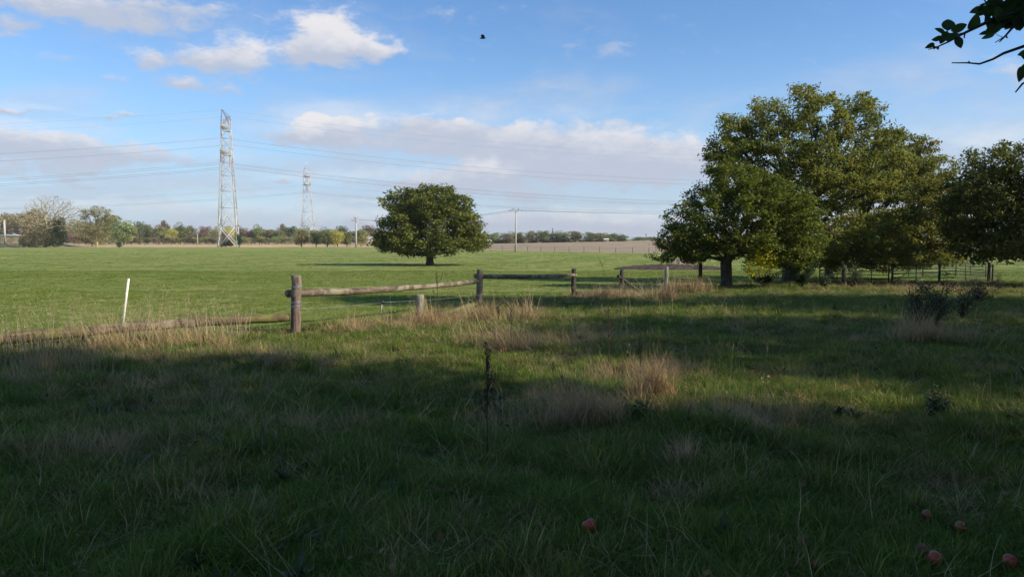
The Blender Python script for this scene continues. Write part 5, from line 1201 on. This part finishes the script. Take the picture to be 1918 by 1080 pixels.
def leafblade(mb, A, c, d, nrm, L_, W_, curl=.3, bend=.25):
    d = Vector(d).normalized(); nrm = Vector(nrm); nrm = (nrm - d * nrm.dot(d)).normalized(); s_ = d.cross(nrm); V = []; n = 7; c = Vector(c)
    for i in range(n + 1):
        t_ = i / n; w_ = W_ * .5 * (math.sin(math.pi * min(1, t_ ** .8 * .97 + .02)) ** .75) * (1 if t_ < .93 else .6); p = c + d * (L_ * (t_ - .5)) - nrm * (bend * L_ * (t_ - .3) ** 2)
        V += [p - s_ * w_ + nrm * curl * w_, p, p + s_ * w_ + nrm * curl * w_]
    F = []
    for i in range(n): a = i * 3; F += [(a, a + 1, a + 4, a + 3), (a + 1, a + 2, a + 5, a + 4)]
    mb.addv(V, F); A += [random.random()] * len(V)
lm = MB(); LA = []
# (px, py, length px, width px, angle deg in the picture, facing)
LV = [(1776, 46, 22, 20, 80, .9), (1797, 52, 26, 14, 20, .6), (1762, 58, 20, 11, 150, .8), (1754, 72, 15, 10, 200, .7), (1765, 75, 13, 10, 250, .7), (1742, 86, 17, 8, 205, .8), (1750, 89, 7, 6, 250, .8), (1756, 90, 7, 6, 290, .8), (1796, 80, 20, 13, 290, .9),
      (1778, 70, 22, 13, 10, .7), (1789, 66, 18, 12, 170, .5), (1770, 66, 15, 11, 60, .6), (1824, 40, 27, 25, 60, .95), (1830, 20, 28, 13, 195, .5), (1838, 26, 18, 14, 20, .6), (1851, 68, 20, 8, 200, .8), (1858, 44, 22, 18, 110, .6), (1848, 30, 26, 16, 280, .5),
      (1862, 52, 26, 20, 250, .8), (1872, 42, 26, 18, 80, .7), (1855, 16, 24, 15, 60, .6), (1868, 8, 26, 18, 20, .7), (1880, 20, 28, 20, 120, .8), (1895, 38, 32, 26, 250, .9), (1888, 10, 28, 18, 200, .6), (1906, 22, 30, 22, 60, .8), (1912, 44, 26, 20, 290, .8),
      (1900, 4, 28, 20, 160, .7), (1846, 6, 22, 10, 100, .5), (1843, 8, 14, 5, 200, .4), (1918, 6, 30, 20, 30, .7), (1916, 100, 16, 10, 200, .8), (1916, 134, 26, 14, 255, .8), (1870, 28, 26, 18, 300, .7), (1885, 30, 26, 18, 30, .6), (1925, 30, 30, 24, 100, .8), (1935, 60, 30, 22, 270, .8), (1945, 10, 30, 24, 0, .7),
      (1862, -6, 28, 20, 40, .7), (1885, -8, 28, 20, 140, .7), (1910, -12, 28, 20, 10, .7), (1936, -15, 30, 22, 70, .7)]
for (px, py, L_, W_, an, fc) in LV:
    for rep in range(1 if px < 1845 else 2):
        s = DY / FPX; a = R(an + rep * random.uniform(-60, 60)); c_ = Q(px + rep * random.uniform(-8, 8), py + rep * random.uniform(-8, 8), random.uniform(-.04, .04) + rep * .04)
        d_ = Vector((math.cos(a), random.uniform(-.4, .4), math.sin(a))); nr = Vector((random.uniform(-.3, .3), -fc, random.uniform(-.5, .5)))
        leafblade(lm, LA, c_, d_, nr, L_ * s * 1.12, W_ * s * 1.15, random.uniform(.1, .5), random.uniform(.1, .4))
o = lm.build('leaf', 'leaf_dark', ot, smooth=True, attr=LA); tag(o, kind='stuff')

# ------------------------------------------------------------ thin autumn haze
m = bpy.data.materials.new('haze'); m.use_nodes = True; MATS['haze'] = m; t = NT(m.node_tree)
pv = t.add('ShaderNodeVolumePrincipled'); pv.inputs['Color'].default_value = (0.94, 0.95, 0.97, 1); pv.inputs['Density'].default_value = 0.00015; pv.inputs['Anisotropy'].default_value = 0.2
o_ = t.add('ShaderNodeOutputMaterial'); t.l.new(pv.outputs[0], o_.inputs['Volume'])
hb = MB().box((0, 3500, 30), (9400, 14000, 76)).build('haze', 'haze', smooth=False); tag(hb, kind='stuff')
